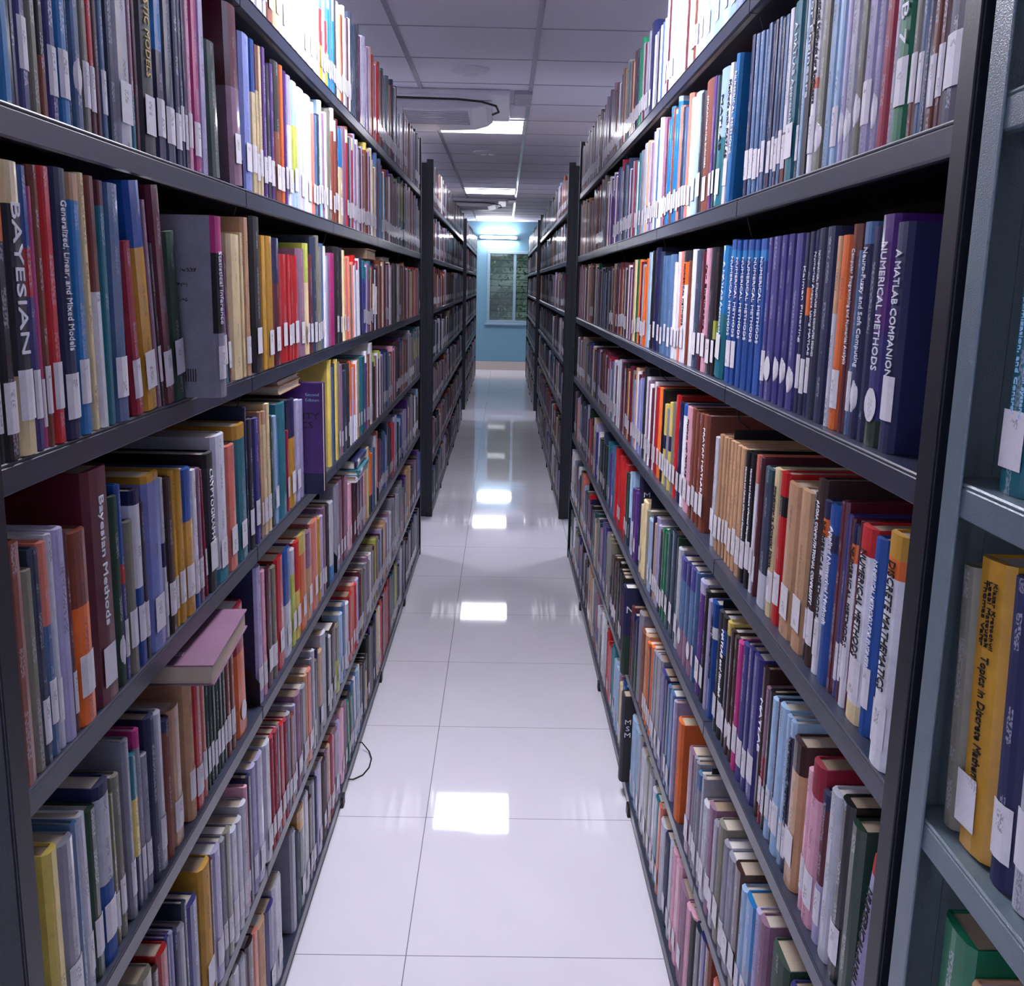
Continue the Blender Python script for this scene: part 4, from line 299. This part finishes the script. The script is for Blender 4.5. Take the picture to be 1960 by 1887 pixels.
nt.links.new(fr.outputs[0], mxs.inputs[0]); nt.links.new(g1.outputs[0], mxs.inputs[1]); nt.links.new(g2.outputs[0], mxs.inputs[2]); nt.links.new(mxs.outputs[0], ou.inputs[0])
for x0, x1 in ((.05, .455), (.5, .90), (.945, W_-.05)):
    mb = MB(); mb.box(x0, x1, .012, .017, .05, H_-.05); mb.build('pane', M_GLASS, wt)
M_GRILLE = mat('dark_window_grille', (.20, .22, .22), .5)
mb = MB()
for k in range(11): z = .09+k*.108; mb.box(.04, W_-.04, .09, .10, z, z+.011)
g = mb.build('grille', M_GRILLE, wt)
mb = MB(); mb.box(-.03, W_+.03, -.035, 0, -.03, 0); bevel(mb.build('window_sill', M_FRAME, wt), .004)
# a creeper-covered bank outside the window
M_LEAF = mat('creeper_leaf', (.40, .46, .30), .5, var=.5, vscale=9)
M_BRICK = mat('mossy_bank', (.40, .41, .36), .8, var=.5, vscale=5)
mb = MB(); n = 36
for i in range(n+1):
    for j in range(n+1):
        x = -2+4.5*i/n; z = -.1+3.2*j/n; mb.v.append((x, YB+1.6+.12*math.sin(x*5+z*3)+.1*math.sin(z*8-x*3)+.05*rnd.random(), z))
for i in range(n):
    for j in range(n): a = i*(n+1)+j; mb.quad([a, a+n+1, a+n+2, a+1])
o = mb.build('earth_bank', M_BRICK); tag(o, 'rough mossy bank standing outside the far window', 'bank'); 
mb = MB()
for i in range(2600):
    x = -1.2+3.2*rnd.random(); z = .3+2.4*rnd.random(); y = YB+.95+.2*rnd.random()-.05; s = .018+.03*rnd.random()
    a = Vector((rnd.gauss(0, 1), rnd.gauss(0, .6), rnd.gauss(0, 1))).normalized(); b_ = a.cross(Vector((rnd.random(), 1, rnd.random()))).normalized(); p = Vector((x, y, z)); n0 = len(mb.v)
    mb.v += [tuple(p-a*s), tuple(p+b_*s*.5), tuple(p+a*s), tuple(p-b_*s*.5)]; mb.quad([n0, n0+1, n0+2, n0+3])
o = mb.build('creeper', M_LEAF); tag(o, 'green creeper leaves covering the bank outside the window', 'foliage'); o['kind'] = 'stuff'
mb = MB(); mb.box(-3.3, 3.3, YB+.2, YB+4, -.3, -.1); struct('ground', mb, M_BRICK)
# ------------------------------------------------------------------ ceiling lights, cassettes, detectors
PL = ['square light panel overhead between the nearest bookcases', 'nearest lit ceiling panel in view, just beyond the air conditioner', 'second lit ceiling panel down the aisle', 'last lit ceiling panel, glaring against the far wall', 'lit ceiling panel behind the viewer']
SN = [f'unseen fill-light panel added over the neighbouring aisle on the {a}, {c}' for a in ('left', 'right') for c in ('behind the viewer', 'beside the nearest bookcases', 'beside the first gap', 'beside the middle bookcases', 'nearest the far wall')]
for (x, y, s), lb in zip(PANELS+FILL_PANELS, [PL[1], PL[2], PL[3], PL[0], PL[4]]+SN):
    t = thing('ceiling_light', lb, 'light', (x, y, CEIL-.004), group='ceiling light panels')
    mb = MB(); h = .3
    for a in ((-h, h, -h, -h+.02), (-h, h, h-.02, h), (-h, -h+.02, -h+.02, h-.02), (h-.02, h, -h+.02, h-.02)): mb.box(a[0], a[1], a[2], a[3], -.010, 0)
    mb.build('frame', M_WHITE, t)
    e = mat('panel_diffuser', (.9, .9, .9), .5, emit=PANEL_STRENGTH*s)
    mb = MB(); mb.box(-h+.02, h-.02, -h+.02, h-.02, -.008, -.001); mb.build('diffuser', e, t)
for y, lb in ((6.30, 'white cassette air conditioner in the ceiling before the first lit panel'), (13.5, 'white cassette air conditioner far down the aisle ceiling')):
    t = thing('air_conditioner', lb, 'air conditioner', (-.42, y, CEIL), group='ceiling air conditioners')
    mb = MB(); mb.box(-.46, .44, -.48, .42, -.035, 0); bevel(mb.build('cassette_panel', M_WHITE, t), .012, 3)
    mb = MB(); pts = [(-.40, 0), (-.38, -.03), (-.28, -.052), (0, -.06), (.22, -.052), (.30, -.03), (.34, 0)]
    mb.prism(pts, lambda p: (p[0], -.34, -.035+p[1]), lambda p: (p[0], .44, -.035+p[1])); bevel(mb.build('grille_cover', M_WHITE, t), .01, 3)
    mb = MB()
    for k in range(9): mb.box(-.30, .2, -.30+k*.055, -.285+k*.055, -.098, -.090)
    mb.build('air_slots', mat('slot_grey_plastic', (.72, .71, .75), .5), t)  # slots drawn as thin strips, a little greyer than the cover
    mb = MB(); mb.tube([(-.4, -.46, -.045), (-.1, -.47, -.052), (.15, -.47, -.055), (.28, -.45, -.062), (.36, -.40, -.075), (.375, -.33, -.095), (.34, -.27, -.10)], .006); mb.build('cable', M_DARK, t)
    mb = MB(); mb.box(.46, .56, -.46, -.1, -.022, 0); bevel(mb.build('vent_box', mat('vent_grey', (.62, .61, .67), .5), t), .004)
for x, y, r, lb in ((-.185, 5.31, .10, 'round white disc on the ceiling nearest the viewer'), (-.17, 8.5, .095, 'small round disc on the ceiling beyond the first lit panel')):
    t = thing('smoke_detector', lb, 'smoke detector', (x, y, CEIL), group='round ceiling discs')
    mb = MB(); mb.lathe([(0.001, -.022), (r*.72, -.022), (r*.8, -.016), (r, -.008), (r, 0)], 0, 0); o = mb.build('housing', M_WHITE, t)
    mb = MB(); mb.lathe([(0.001, -.034), (r*.25, -.033), (r*.35, -.022), (r*.001+.001, -.0221)], 0, 0, 20); mb.build('sensor_cap', M_WHITE, t)
t = thing('wall_light', 'fluorescent batten glaring on the far wall above the window', 'light', (-.10, YB-.001, 2.26))
mb = MB(); mb.box(-.33, .33, -.045, 0, -.025, .025); bevel(mb.build('housing', M_WHITE, t), .004)
mb = MB(); mb.tube([(-.30, -.066, 0), (.30, -.066, 0)], .014, seg=14); mb.build('tube', mat('lit_fluorescent_tube', (.9, .9, .9), .4, emit=PANEL_STRENGTH*8), t)
mb = MB(); mb.box(-.325, -.298, -.085, -.045, -.02, .02); mb.build('end_cap', M_WHITE, t)
mb = MB(); mb.box(.298, .325, -.085, -.045, -.02, .02); mb.build('end_cap', M_WHITE, t)
# ------------------------------------------------------------------ bookcases
ORD = ['nearest', 'second', 'third', 'fourth', 'fifth']
def bookcase(side, d0, d1, label, group, steel, shelfm, first, last, top=2.216, post_near=.03, back=True):
    sg = 1 if side == 'L' else -1; X = XL if side == 'L' else XR
    t = thing('bookcase', label, 'bookcase', (X, (d0 if sg > 0 else d1), 0), 0 if sg > 0 else math.pi, group)
    L = d1-d0
    def ly(D): return (D-d0) if sg > 0 else (d1-D)
    def bx(mb, xa, xb, Da, Db, za, zb): a, b = sorted((ly(Da), ly(Db))); mb.box(xa, xb, a, b, za, zb)
    e0 = d0+(.004 if first else .0015); e1 = d1-(.004 if last else .0015)
    for z in ZS:
        mb = MB(); bx(mb, -.30, 0, e0, e1, z-.004, z); bx(mb, -.0035, 0, e0, e1, z-.03, z-.004); bx(mb, -.016, -.0035, e0, e1, z-.03, z-.027)
        bevel(mb.build('shelf', shelfm, t), .0015, 1)
    mb = MB(); bx(mb, -.306, -.303, d0, d1, .02, top-.02)
    mb.build('back_panel', M_BACK, t)
    # side brackets carry every shelf at the joints between bays
    prof = [(-.30, 0), (-.004, 0), (-.004, .045), (-.022, .07), (-.05, .085), (-.05, .235), (-.30, .235)] if sg > 0 else [(-.30, 0), (-.016, 0), (-.022, .235), (-.30, .235)]
    ends = ([] if first else [d0+.0015])+([] if last else [])
    for D in ends:
        for z in ZS[1:]:
            mb = MB(); y = ly(D); mb.prism([(p[0], z+p[1]+.0005) for p in prof], lambda p: (p[0], y-.0008, p[1]), lambda p: (p[0], y+.0008, p[1])); mb.build('bracket', steel, t)
            mb = MB(); mb.tube([(-.05, y+.004*sg, z+.236), (-.03, y+.004*sg, z+.25), (-.02, y+.006*sg, z+.284)], .0012, seg=5); mb.build('brace_wire', steel, t)
    for D, s_ in ((d0, 1), (d1, -1)):
        if (D == d0 and first) or (D == d1 and last):
            # angle post: one flange faces the aisle, the other closes the end, with a full end sheet behind
            mb = MB(); bx(mb, 0, .003, D, D+s_*.032, 0, top); bx(mb, -.038, 0, D, D+s_*.003, 0, top)
            bevel(mb.build('post', steel, t), .001, 1)
            mb = MB(); bx(mb, -.306, -.038, D, D+s_*.002, .01, top-.02); mb.build('end_panel', steel, t)
            mb = MB(); bx(mb, -.30, -.268, D, D+s_*.003, 0, top); mb.build('post', steel, t)
    mb = MB(); bx(mb, -.30, -.004, d0+.01, d1-.01, .0, .022); mb.build('plinth', steel, t)
    if not first:
        mb = MB(); D = d0; bx(mb, -.03, .006, D-.018, D+.018, 0, .034); bevel(mb.build('foot', M_DARK, t), .003)
    return t
BL = {'L': [.838, 1.775, 2.67, 3.6, 4.52, 5.45], 'R': [.878, 1.74, 2.64, 3.55, 4.5, 5.45]}
side_word = {'L': 'left', 'R': 'right'}
for sd in 'LR':
    b = BL[sd]
    for i in range(5):
        bookcase(sd, b[i], b[i+1], f'{ORD[i]} bay of black steel bookshelves along the {side_word[sd]} side of the aisle', f'black bookcases on the {side_word[sd]}', M_STEEL, M_SHELF, i == 0, i == 4)
    for i in range(5):
        a = 6.35+.95*i; bookcase(sd, a, a+.95, f'{ORD[i]} bay of the black bookshelves behind the first gap on the {side_word[sd]}', f'bookcases beyond the first gap, {side_word[sd]}', M_STEEL, M_SHELF, i == 0, i == 4)
    for i in range(5):
        a = 12.0+.92*i; bookcase(sd, a, a+.92, f'{ORD[i]} bay of the farthest black bookshelves on the {side_word[sd]}, near the window', f'farthest bookcases, {side_word[sd]}', M_STEEL, M_SHELF, i == 0, i == 4)
# grey bookcase standing closer on the right: posts and shelves only where its own steel differs
ZS_KEEP = ZS; ZS = [1.955, 1.645, 1.335, 1.027, .701, .37, .05]
bookcase('R', -.07, .853, 'grey steel bookcase at the right edge, nearer than the black one', 'grey bookcase', M_GREY, M_GREY, True, True, top=2.3)
ZS = ZS_KEEP
# ------------------------------------------------------------------ books
SB = {'L': [.006, .006, .002, .006, .010, .003, .008], 'R': [.010, .010, .017, .018, .014, .006, .012]}
ORDS = ['first', 'second', 'third', 'fourth', 'fifth', 'sixth', 'seventh']
br = random.Random(11)
LABELS = {}
def ink_for(c):
    l = lum(c)
    if l > .5: k = lin((.22, .2, .25))+(.6,)
    else: k = lin((.72, .72, .78))+(.5,)
    return k
def title_mat(cols, h_):
    l = lum(cols[len(cols)//2])
    return M_INKK if l > .5 else M_INKW
def make_book(loc, sg, t, h, d, colstr, st, lean, title, label, group, rot=None, gloss=None, tm=None, tfrac=.55, board=None, ty=.61):
    cols = parse_cols(colstr); main = cols[0][max(range(len(cols[0])), key=lambda i: cols[1][i+1]-cols[1][i])]
    root = thing('book', label, 'book', loc, 0, group)
    root.rotation_euler = rot if rot else (math.radians(lean)*sg, 0, 0 if sg > 0 else math.pi)
    if lean: root.location.z += abs(math.sin(math.radians(lean)))*t/2
    ink = list(ink_for(main))
    if title or t < .009: ink[3] = 0
    g = M_GLOSS if (gloss if gloss is not None else br.random() < .6) else M_CLOTH
    mb = MB(); cover_geo(mb, (0, 0, 0), 1, t, h, d, cols, tuple(ink), 0, 0, br.uniform(-.12, .12), uvo=br.random()*40, board=board); mb.build('cover', g, root, True)
    mb = MB(); w = min(.0022, t*.2); pc = lin(br.choice(PAGES))+(1,); mb.box(-d+.003, -w*1.5, -t/2+w, t/2-w, .003, h-.003, 0, pc); mb.build('page_block', M_PAGE, root, True)
    b = min(.005, t*.16)
    if st in 'wo' and t > .006: sticker(root, t, h, b, st, br.random())
    if title:
        lettering('title', title, root, SPINE_M, h*(tfrac if len(title) > 7 else .4), min(t*.56, .016), tm or title_mat(cols[0], h), (b+.0007, 0, h*ty))
    return root
def bname(colstr):
    c = parse_cols(colstr)[0]; a = []
    for x in reversed(c):
        if NAMES[x] not in a: a.append(NAMES[x])
    return ' and '.join(a[:2])
CLEAR = [('R5', 2.775, 2.845), ('R6', 2.775, 2.845), ('R7', 2.73, 2.80)]       # room for three thick books that stand proud of their rows
rows = {}
for line in DATA.strip().split('\n'):
    r, es = line.split('=', 1); rows[r] = []
    for e in es.split(';'):
        ind = e[0] == '*'; p = e.lstrip('*').split('|'); rows[r].append([float(p[0])/1e3, float(p[1])/1e3, float(p[2])/1e3, p[3], p[4], float(p[5]), p[6], ind])
BAN = ('MATLAB', 'PRATAP', 'ARORA', 'Bayesian', 'Kalman', 'BAYESIAN')
def blabel(r, i):
    L = rows[r]; d, t, h, cs, st, ln, ti, ind = L[i]; side = side_word[r[0]]; sh = ORDS[int(r[1])-1]
    bay = ORD[sum(d > x for x in BL[r[0]][1:-1])]
    if 's' in st: return f'spiral-bound book with a white striped spine, {side} {sh} shelf, {bay} bay'
    size = 'thick ' if t > .034 else 'thin ' if t < .015 else ''
    if len(parse_cols(cs)[0]) > 2: size += 'banded '
    if ti and not any(b in ti for b in BAN) and len(ti.split()) <= 5: return f'{size}{bname(cs)} book titled {ti.title()}, {side} {sh} shelf, {bay} bay'
    a = NAMES[parse_cols(L[i-1][3])[0][-1]] if i else 'post'; b = NAMES[parse_cols(L[i+1][3])[0][-1]] if i+1 < len(L) else 'post'
    s = f'{size}{bname(cs)} book between {a} and {b}, {side} {sh} shelf, {bay} bay'
    return s
todo = {}
for r in sorted(rows):
    for i, b in enumerate(rows[r]):
        if b[7]: todo.setdefault(blabel(r, i), []).append((r, i))
NTH = ['nearest', 'second-nearest', 'third-nearest', 'fourth-nearest', 'fifth-nearest', 'sixth-nearest', 'seventh-nearest', 'eighth-nearest']
FINAL = {}
for lb, ks in todo.items():
    for n, k in enumerate(ks): FINAL[k] = lb if len(ks) == 1 else NTH[n]+' '+lb
# everything not among the largest is gathered in one mesh
stuff = MB()
def stuff_book(side, i, D, t, h, d, cs, st, lean, far=False):
    sg = 1 if side == 'L' else -1; X = (XL-SB['L'][i]) if sg > 0 else (XR+SB['R'][i])
    cols = parse_cols(cs); c0 = cols[0][len(cols[0])//2]; ink = ink_for(c0)
    if far: ink = ink[:3]+(ink[3]*.5,)
    mi = 0 if br.random() < .6 else 1; u = br.random()*40
    cover_geo(stuff, (X, D+t/2, ZS[i]+.0003), sg, t, h, d, cols, ink, mi, math.radians(lean)*sg, br.uniform(-.15, .15), lin(br.choice(PAGES))+(1,), 2, u)
    if 'n' not in st and t > .008:
        b = min(.005, t*.16)+.0008; w = min(t*.42, .016); z0 = .022+.012*br.random(); n = len(stuff.v); th = math.radians(lean)*sg
        for y, z in ((-w, z0), (w, z0), (w, z0+.042), (-w, z0+.042)):
            z += abs(math.sin(th))*t/2
            stuff.v.append((X+sg*b, D+t/2+sg*(y*math.cos(th)-z*math.sin(th)), ZS[i]+.0003+y*math.sin(th)+z*math.cos(th)))
        stuff.quad([n, n+1, n+2, n+3], 3, lin((.84, .83, .87))+(1,), lin((.3, .3, .36))+(.3,), [(-w+u, 0), (w+u, 0), (w+u, .04), (-w+u, .04)])
MIX = ['br', 'db', 'mr', 'og', 'gy', 'gy', 'ny', 'ny', 'nv', 'dk', 'dk', 'bk', 'mv', 'lv', 'st', 'dt', 'be', 'so', 'lg', 'wh', 'cr', 'rd', 'tl', 'dg', 'in', 'pu', 'lb', 'bl']
MIXF = ['br', 'db', 'mr', 'og', 'gy', 'ny', 'ny', 'nv', 'dk', 'dk', 'bk', 'mv', 'dt', 'db', 'lg', 'be', 'lv', 'br', 'st']
def fill(side, i, d0, d1, mix, far=False):
    D = d0; run = 0; hb = .22
    while D < d1-.012:
        if run <= 0: run = br.randint(1, 4); c = br.choice(mix); hb = br.uniform(.19, .255); t0 = br.uniform(.014, .042)
        run -= 1; t = t0*br.uniform(.85, 1.15)
        if D+t > d1: break
        cs = c if br.random() < .8 else c+'/'+br.choice(mix)+'@'+str(round(br.uniform(.3, .85), 2))
        stuff_book(side, i, D, t-.0006, min(.275, hb*br.uniform(.97, 1.03)), min(.22, hb*.74), cs, 'w' if br.random() < .65 else 'n', 0, far)
        D += t
        if br.random() < .03: D += br.uniform(.02, .07)
def fit(side, D, t):
    """keep a book clear of the bracket plates between bays"""
    for b in BL[side][1:-1]:
        if D < b+.004 and D+t > b-.001:
            if D+t/2 < b: t = b-.0015-D
            else: t = D+t-(b+.0045); D = b+.0045
    return D, t
for r in sorted(rows):
    side, i = r[0], int(r[1])-1; L = rows[r]; b = BL[side]; sg = 1 if side == 'L' else -1
    segs = [max(b[0]+.036, L[0][0]-.02 if L[0][0] < 1.12 else 0)]+[x for x in b[1:-1]]+[b[-1]-.036]
    def fill_range(a, c, mix):
        for s0, s1 in zip(segs, segs[1:]):
            lo, hi = max(a, s0+.006), min(c, s1-.003)
            if hi-lo > .02: fill(side, i, lo, hi, mix)
    fill_range(0, L[0][0]-.004, MIX); fill_range(L[-1][0]+L[-1][1]+.004, 9, MIX)
    for p, n in zip(L, L[1:]):
        if n[0]-(p[0]+p[1]) > .15 and p[0] > 2.5: fill_range(p[0]+p[1]+.003, n[0]-.003, MIX)
    for k, (D, t, h, cs, st, ln, ti, ind) in enumerate(L):
        D, t = fit(side, D, t)
        if t < .004 or D+t > b[-1]-.034: continue
        if r == 'L5' and 2.88 < D < 3.22: h = min(h, .2)
        if r == 'L3' and 3.3 < D < 4.4: h = min(h, .235)
        if any(r == q and lo < D+t/2 < hi for q, lo, hi in CLEAR): continue
        h = min(h, .277 if i else .3); d = min(.235, h*br.uniform(.68, .78))
        if ind:
            X = (XL-SB[side][i]) if sg > 0 else (XR+SB[side][i])
            if (r, cs) in (('R4', 'ms/or/wh@.9,.82'), ('R4', 'yl/nv/yl@.62,.45')): X -= .012
            if r == 'R6' and cs == 'or': X -= .008
            bd = 'nv' if r == 'L5' and cs == 'lv' and 1.65 < D < 1.95 else None     # its boards are navy, only the spine is pale
            o = make_book((X, D+t/2, ZS[i]+.0004), sg, t, h, d, cs, st[0], ln, ti, board=bd, label=FINAL[(r, k)], group=f'books on the {side_word[side]} {ORDS[i]} shelf', tm=M_INKG if cs == 'dk' and 'STOCH' in ti else (M_INKK if cs.startswith('bl/rd') else None))
            if 's' in st:
                mb = MB(); z = .004
                while z < h-.006: mb.box(.0045, .0065, -t*.42, t*.42, z, z+.0042); z += .0085
                mb.build('spiral_binding', M_INKW, o)
        else: stuff_book(side, i, D, t, h, d, cs, st, ln)
for side in 'LR':
    for (a, n, w_, last) in ((6.35, 5, .95, 11.1), (12.0, 5, .92, 16.6)):
        for i in range(7):
            for k in range(n):
                lo = a+w_*k+(.036 if k == 0 else .005); hi = a+w_*(k+1)-(.036 if k == n-1 else .003); fill(side, i, lo, hi, MIXF, True)
o = stuff.build('books', [M_GLOSS, M_CLOTH, M_PAGE, M_STICK], None, True); tag(o, 'packed rows of smaller-looking books filling the black shelves down the aisle', 'books'); o['kind'] = 'stuff'
# ------------------------------------------------------------------ books that stand proud, lie flat or face the viewer
NEAR_M = Matrix(((-1, 0, 0), (0, 0, 1), (0, 1, 0)))       # on the right side, or with the spine turned inward: lettering on the near cover
L3g = max(b[0]+b[1] for b in rows['L3'] if b[0]+b[1] < 1.46 and b[3] == 'dg')
o = make_book((-.397, L3g+.003+.0225, ZS[2]+.0004), 1, .042, .247, .18, 'mg/bk/gy@.80,.36', 'w', 0, 'Statistical Inference', 'grey book with magenta and black spine titled Statistical Inference, jutting out over the shelf', 'books on the left third shelf', board='gy', gloss=False, tfrac=.40, tm=M_INKW)
mb = MB(); y = -.0216; kk = lin((.2, .2, .26))+(1,); gc = shade('gy')
for j, (za, w_) in enumerate(((.192, .028), (.172, .030), (.152, .03), (.132, .034))):
    n = len(mb.v); x0 = -.052; mb.v += [(x0, y, za), (x0+w_, y, za), (x0+w_, y, za+.005), (x0, y, za+.005)]; mb.quad([n, n+1, n+2, n+3], 0, gc, kk, [(0, j), (0, j+w_), (.005, j+w_), (.005, j)])
mb.build('cover_text', M_STICK, o, True); mb = MB()
for j in range(7):
    x0 = -.050+j*.0034; n = len(mb.v); mb.v += [(x0, y, .022), (x0+.0018, y, .022), (x0+.0018, y, .040), (x0, y, .040)]; mb.quad([n, n+1, n+2, n+3], 0, shade('dk'))
mb.build('barcode', M_STICK, o, True)
L4e = max(b[0]+b[1] for b in rows['L4'] if b[0]+b[1] < 2.45)
o = make_book((-.399-.175, L4e+.003+.017, ZS[3]+.0004), -1, .032, .252, .175, 'pu/nv@.19', 'n', 0, '', 'purple book on probability and statistics, front cover facing out past its row', 'books on the left fourth shelf', rot=(0, 0, math.pi), gloss=True)
for s_, x, z, ln_, hh, m_ in (('PROBABILITY', -.092, .178, .15, .0145, M_INKK), ('STATISTICS', -.088, .158, .13, .0145, M_INKK), ('Second', -.152, .226, .03, .0065, M_INKC), ('Edition', -.152, .214, .03, .0065, M_INKC)):
    lettering('cover_title', s_, o, NEAR_M, ln_, hh, m_, (x, .0166, z))
def flat_book(X, D, z, t, length, wid, cs, label, group, spine_out=True, yaw=0.0, side=1, st='n'):
    """a book lying flat, its long side along the aisle"""
    if spine_out: rot = (-math.pi/2, 0, yaw) if side > 0 else (-math.pi/2, 0, math.pi+yaw); loc = (X, D if side > 0 else D+length, z+t/2)
    else: rot = (-math.pi/2, 0, math.pi+yaw) if side > 0 else (-math.pi/2, 0, yaw); loc = (X-side*wid, D+length if side > 0 else D, z+t/2)
    return make_book(loc, side, t, length, wid, cs, st, 0, '', label, group, rot=rot)
zt = ZS[4]+.236
o = flat_book(-.405, 1.30, zt, .030, .245, .17, 'mv', 'mauve hardback lying flat on the thin dark-green books, left fifth shelf', 'books lying flat', False, .06)
mb = MB()
for j in range(2):
    n = len(mb.v); x = -.12+.02*j; mb.v += [(x, -.0153, .15), (x+.012, -.0153, .15), (x+.012, -.0153, .21), (x, -.0153, .21)]; mb.quad([n, n+3, n+2, n+1], 0, shade('mv'), lin((.9, .85, .92))+(1,), [(j, 0), (j, .06), (j+.012, .06), (j+.012, 0)])
mb.build('cover_lettering', M_STICK, o, True)
flat_book(-.446, 2.02, ZS[3]+.2485, .016, .21, .15, 'be', 'tan paperback lying flat, lower of two beside the purple book', 'books lying flat', False)
flat_book(-.452, 2.04, ZS[3]+.265, .010, .20, .14, 'cr', 'thin cream paperback lying on the tan one beside the purple book', 'books lying flat', False)
z = ZS[4]+.2012
flat_book(-.425, 2.93, z, .020, .22, .15, 'lg', 'white book lying flat at the bottom of a pile, left fifth shelf third bay', 'pile of books lying flat'); z += .0204
flat_book(-.42, 2.93, z, .017, .22, .15, 'tl', 'teal book lying flat between a white and a navy one, left fifth shelf', 'pile of books lying flat', st='w'); z += .0174
flat_book(-.43, 2.94, z, .027, .22, .15, 'bl/nv@.9', 'navy book lying flat on top of a teal one, left fifth shelf', 'pile of books lying flat', st='w')
flat_book(-.445, 3.36, ZS[2]+.2360, .032, .23, .16, 'be', 'tan book lying flat under the second shelf, left third shelf fourth-bay side', 'books lying flat', False)
flat_book(-.45, 3.82, ZS[2]+.2360, .018, .24, .16, 'dk', 'dark book lying flat beyond the tan one, left third shelf', 'books lying flat', False)
for (rr_, D, X, t, h, cs, let, zz, lb) in (('R5', 2.81, .405, .05, .27, 'nv', 'M\nS\nM', .19, 'thick black book with white capitals on its cover, right fifth shelf, before a red one'),
        ('R6', 2.81, .372, .05, .265, 'nv/dg@.45', 'N', .2, 'thick navy book with one white capital on its cover, right sixth shelf'),
        ('R7', 2.765, .375, .05, .27, 'dk', 'M\nS\nM', .17, 'thick black book with white capitals on its cover, right bottom shelf')):
    i = int(rr_[1])-1
    o = make_book((X, D, ZS[i]+.0004), -1, t, h, .19, cs, 'n', 0, '', lb, 'books standing proud on the right', gloss=False)
    lettering('cover_letters', let, o, NEAR_M, .02, .055 if len(let) > 1 else .02, M_INKW, (-.013, t/2+.0006, zz))
# grey bookcase: a few books at its far end show
gz = [1.335, 1.027, .701]; XG = XR+.018
def grey_book(D1, t, h, cs, st, lean, ti, lb, i, **k): return make_book((XG+k.pop('dx', 0), D1-t/2, gz[i]+.0004), -1, t, h, .18, cs, st, lean, ti, lb, 'books in the grey bookcase', **k)
o = grey_book(.797, .044, .25, 'db/tl@.72', 'w', 0, '', 'teal book with a dark top on mathematical methods, grey bookcase, upper shelf', 0, gloss=True)
for s_, y in (('Mathematical Methods in Systems,', .007), ('Optimization, and Control', -.006)): lettering('title', s_, o, SPINE_M, .105, .0062, M_INKC, (.0058, y, .112))
D = .752
for t, h, cs, lb in ((.03, .25, 'lb', 'pale-blue book next to the teal one in the grey bookcase'), (.04, .24, 'br', 'brown book third along in the grey bookcase, upper shelf'), (.03, .25, 'nv', 'navy book fourth along in the grey bookcase, upper shelf')):
    grey_book(D, t, h, cs, 'w', 0, '', lb, 0); D -= t+.001
o = grey_book(.822, .026, .235, 'og', 'n', -4, '', 'worn brown-grey old book left of the bright yellow one, grey bookcase', 1, gloss=False)
o = grey_book(.794, .056, .25, 'ms', 'n', -4, 'Topics in Discrete Mathematics', 'thick bright yellow book titled Topics in Discrete Mathematics in the grey bookcase', 1, gloss=True, tm=M_INKK, tfrac=.5, ty=.43)
for s_, y in (('Klazar Kratochvil', .010), ('Loebl Matousek', .002), ('Thomas Valtr', -.006)): lettering('author_names', s_, o, SPINE_M, .055, .0055, M_INKK, (.0058, y, .205))
mb = MB(); c = lin((.86, .85, .88))+(1,); mb.v += [(.0062, -.026, .018), (.0062, .008, .018), (.0062, .008, .064), (.0062, -.026, .064)]; mb.quad([0, 1, 2, 3], 0, c, lin((.35, .35, .4))+(.4,), [(0, 0), (.03, 0), (.03, .04), (0, .04)]); mb.build('spine_label', M_STICK, o, True)
D = .735
for t, h, cs, lb in ((.035, .25, 'nv', 'navy book leaning beside the bright yellow one, grey bookcase'), (.03, .24, 'lg', 'light-grey book after the navy one, grey bookcase middle shelf'), (.04, .25, 'br', 'brown book at the frame edge, grey bookcase middle shelf')):
    grey_book(D, t, h, cs, 'w', -4, '', lb, 1); D -= t+.0015
grey_book(.800, .058, .25, 'gn', 'n', 0, '', 'thick glossy green book at the bottom right corner, grey bookcase', 2, gloss=True)
grey_book(.7405, .035, .225, 'be/st@.8', 'n', 0, '', 'tan and blue book beside the green one, bottom right corner', 2)
# thin black cable looping out on to the floor by the left bookcase
mb = MB(); mb.tube([(-.455, 3.02, .03), (-.43, 3.02, .028), (-.405, 3.0, .008), (-.392, 2.96, .003), (-.392, 2.90, .003), (-.405, 2.85, .003), (-.43, 2.82, .004), (-.455, 2.81, .01)], .0022); o = mb.build('cable', M_DARK)
tag(o, 'thin black cable looping onto the white floor from under the left bookcase', 'cable')
make_book((XR+.012, .969, ZS[4]+.0004), -1, .022, .217, .15, 'rd/lv@.9', 'n', 9, 'NUMERICAL-ANALYSIS', 'lavender book lettered Numerical-Analysis leaning against the right end post, right fifth shelf', 'books on the right fifth shelf', gloss=False, tm=M_INKK, tfrac=.72, ty=.45)
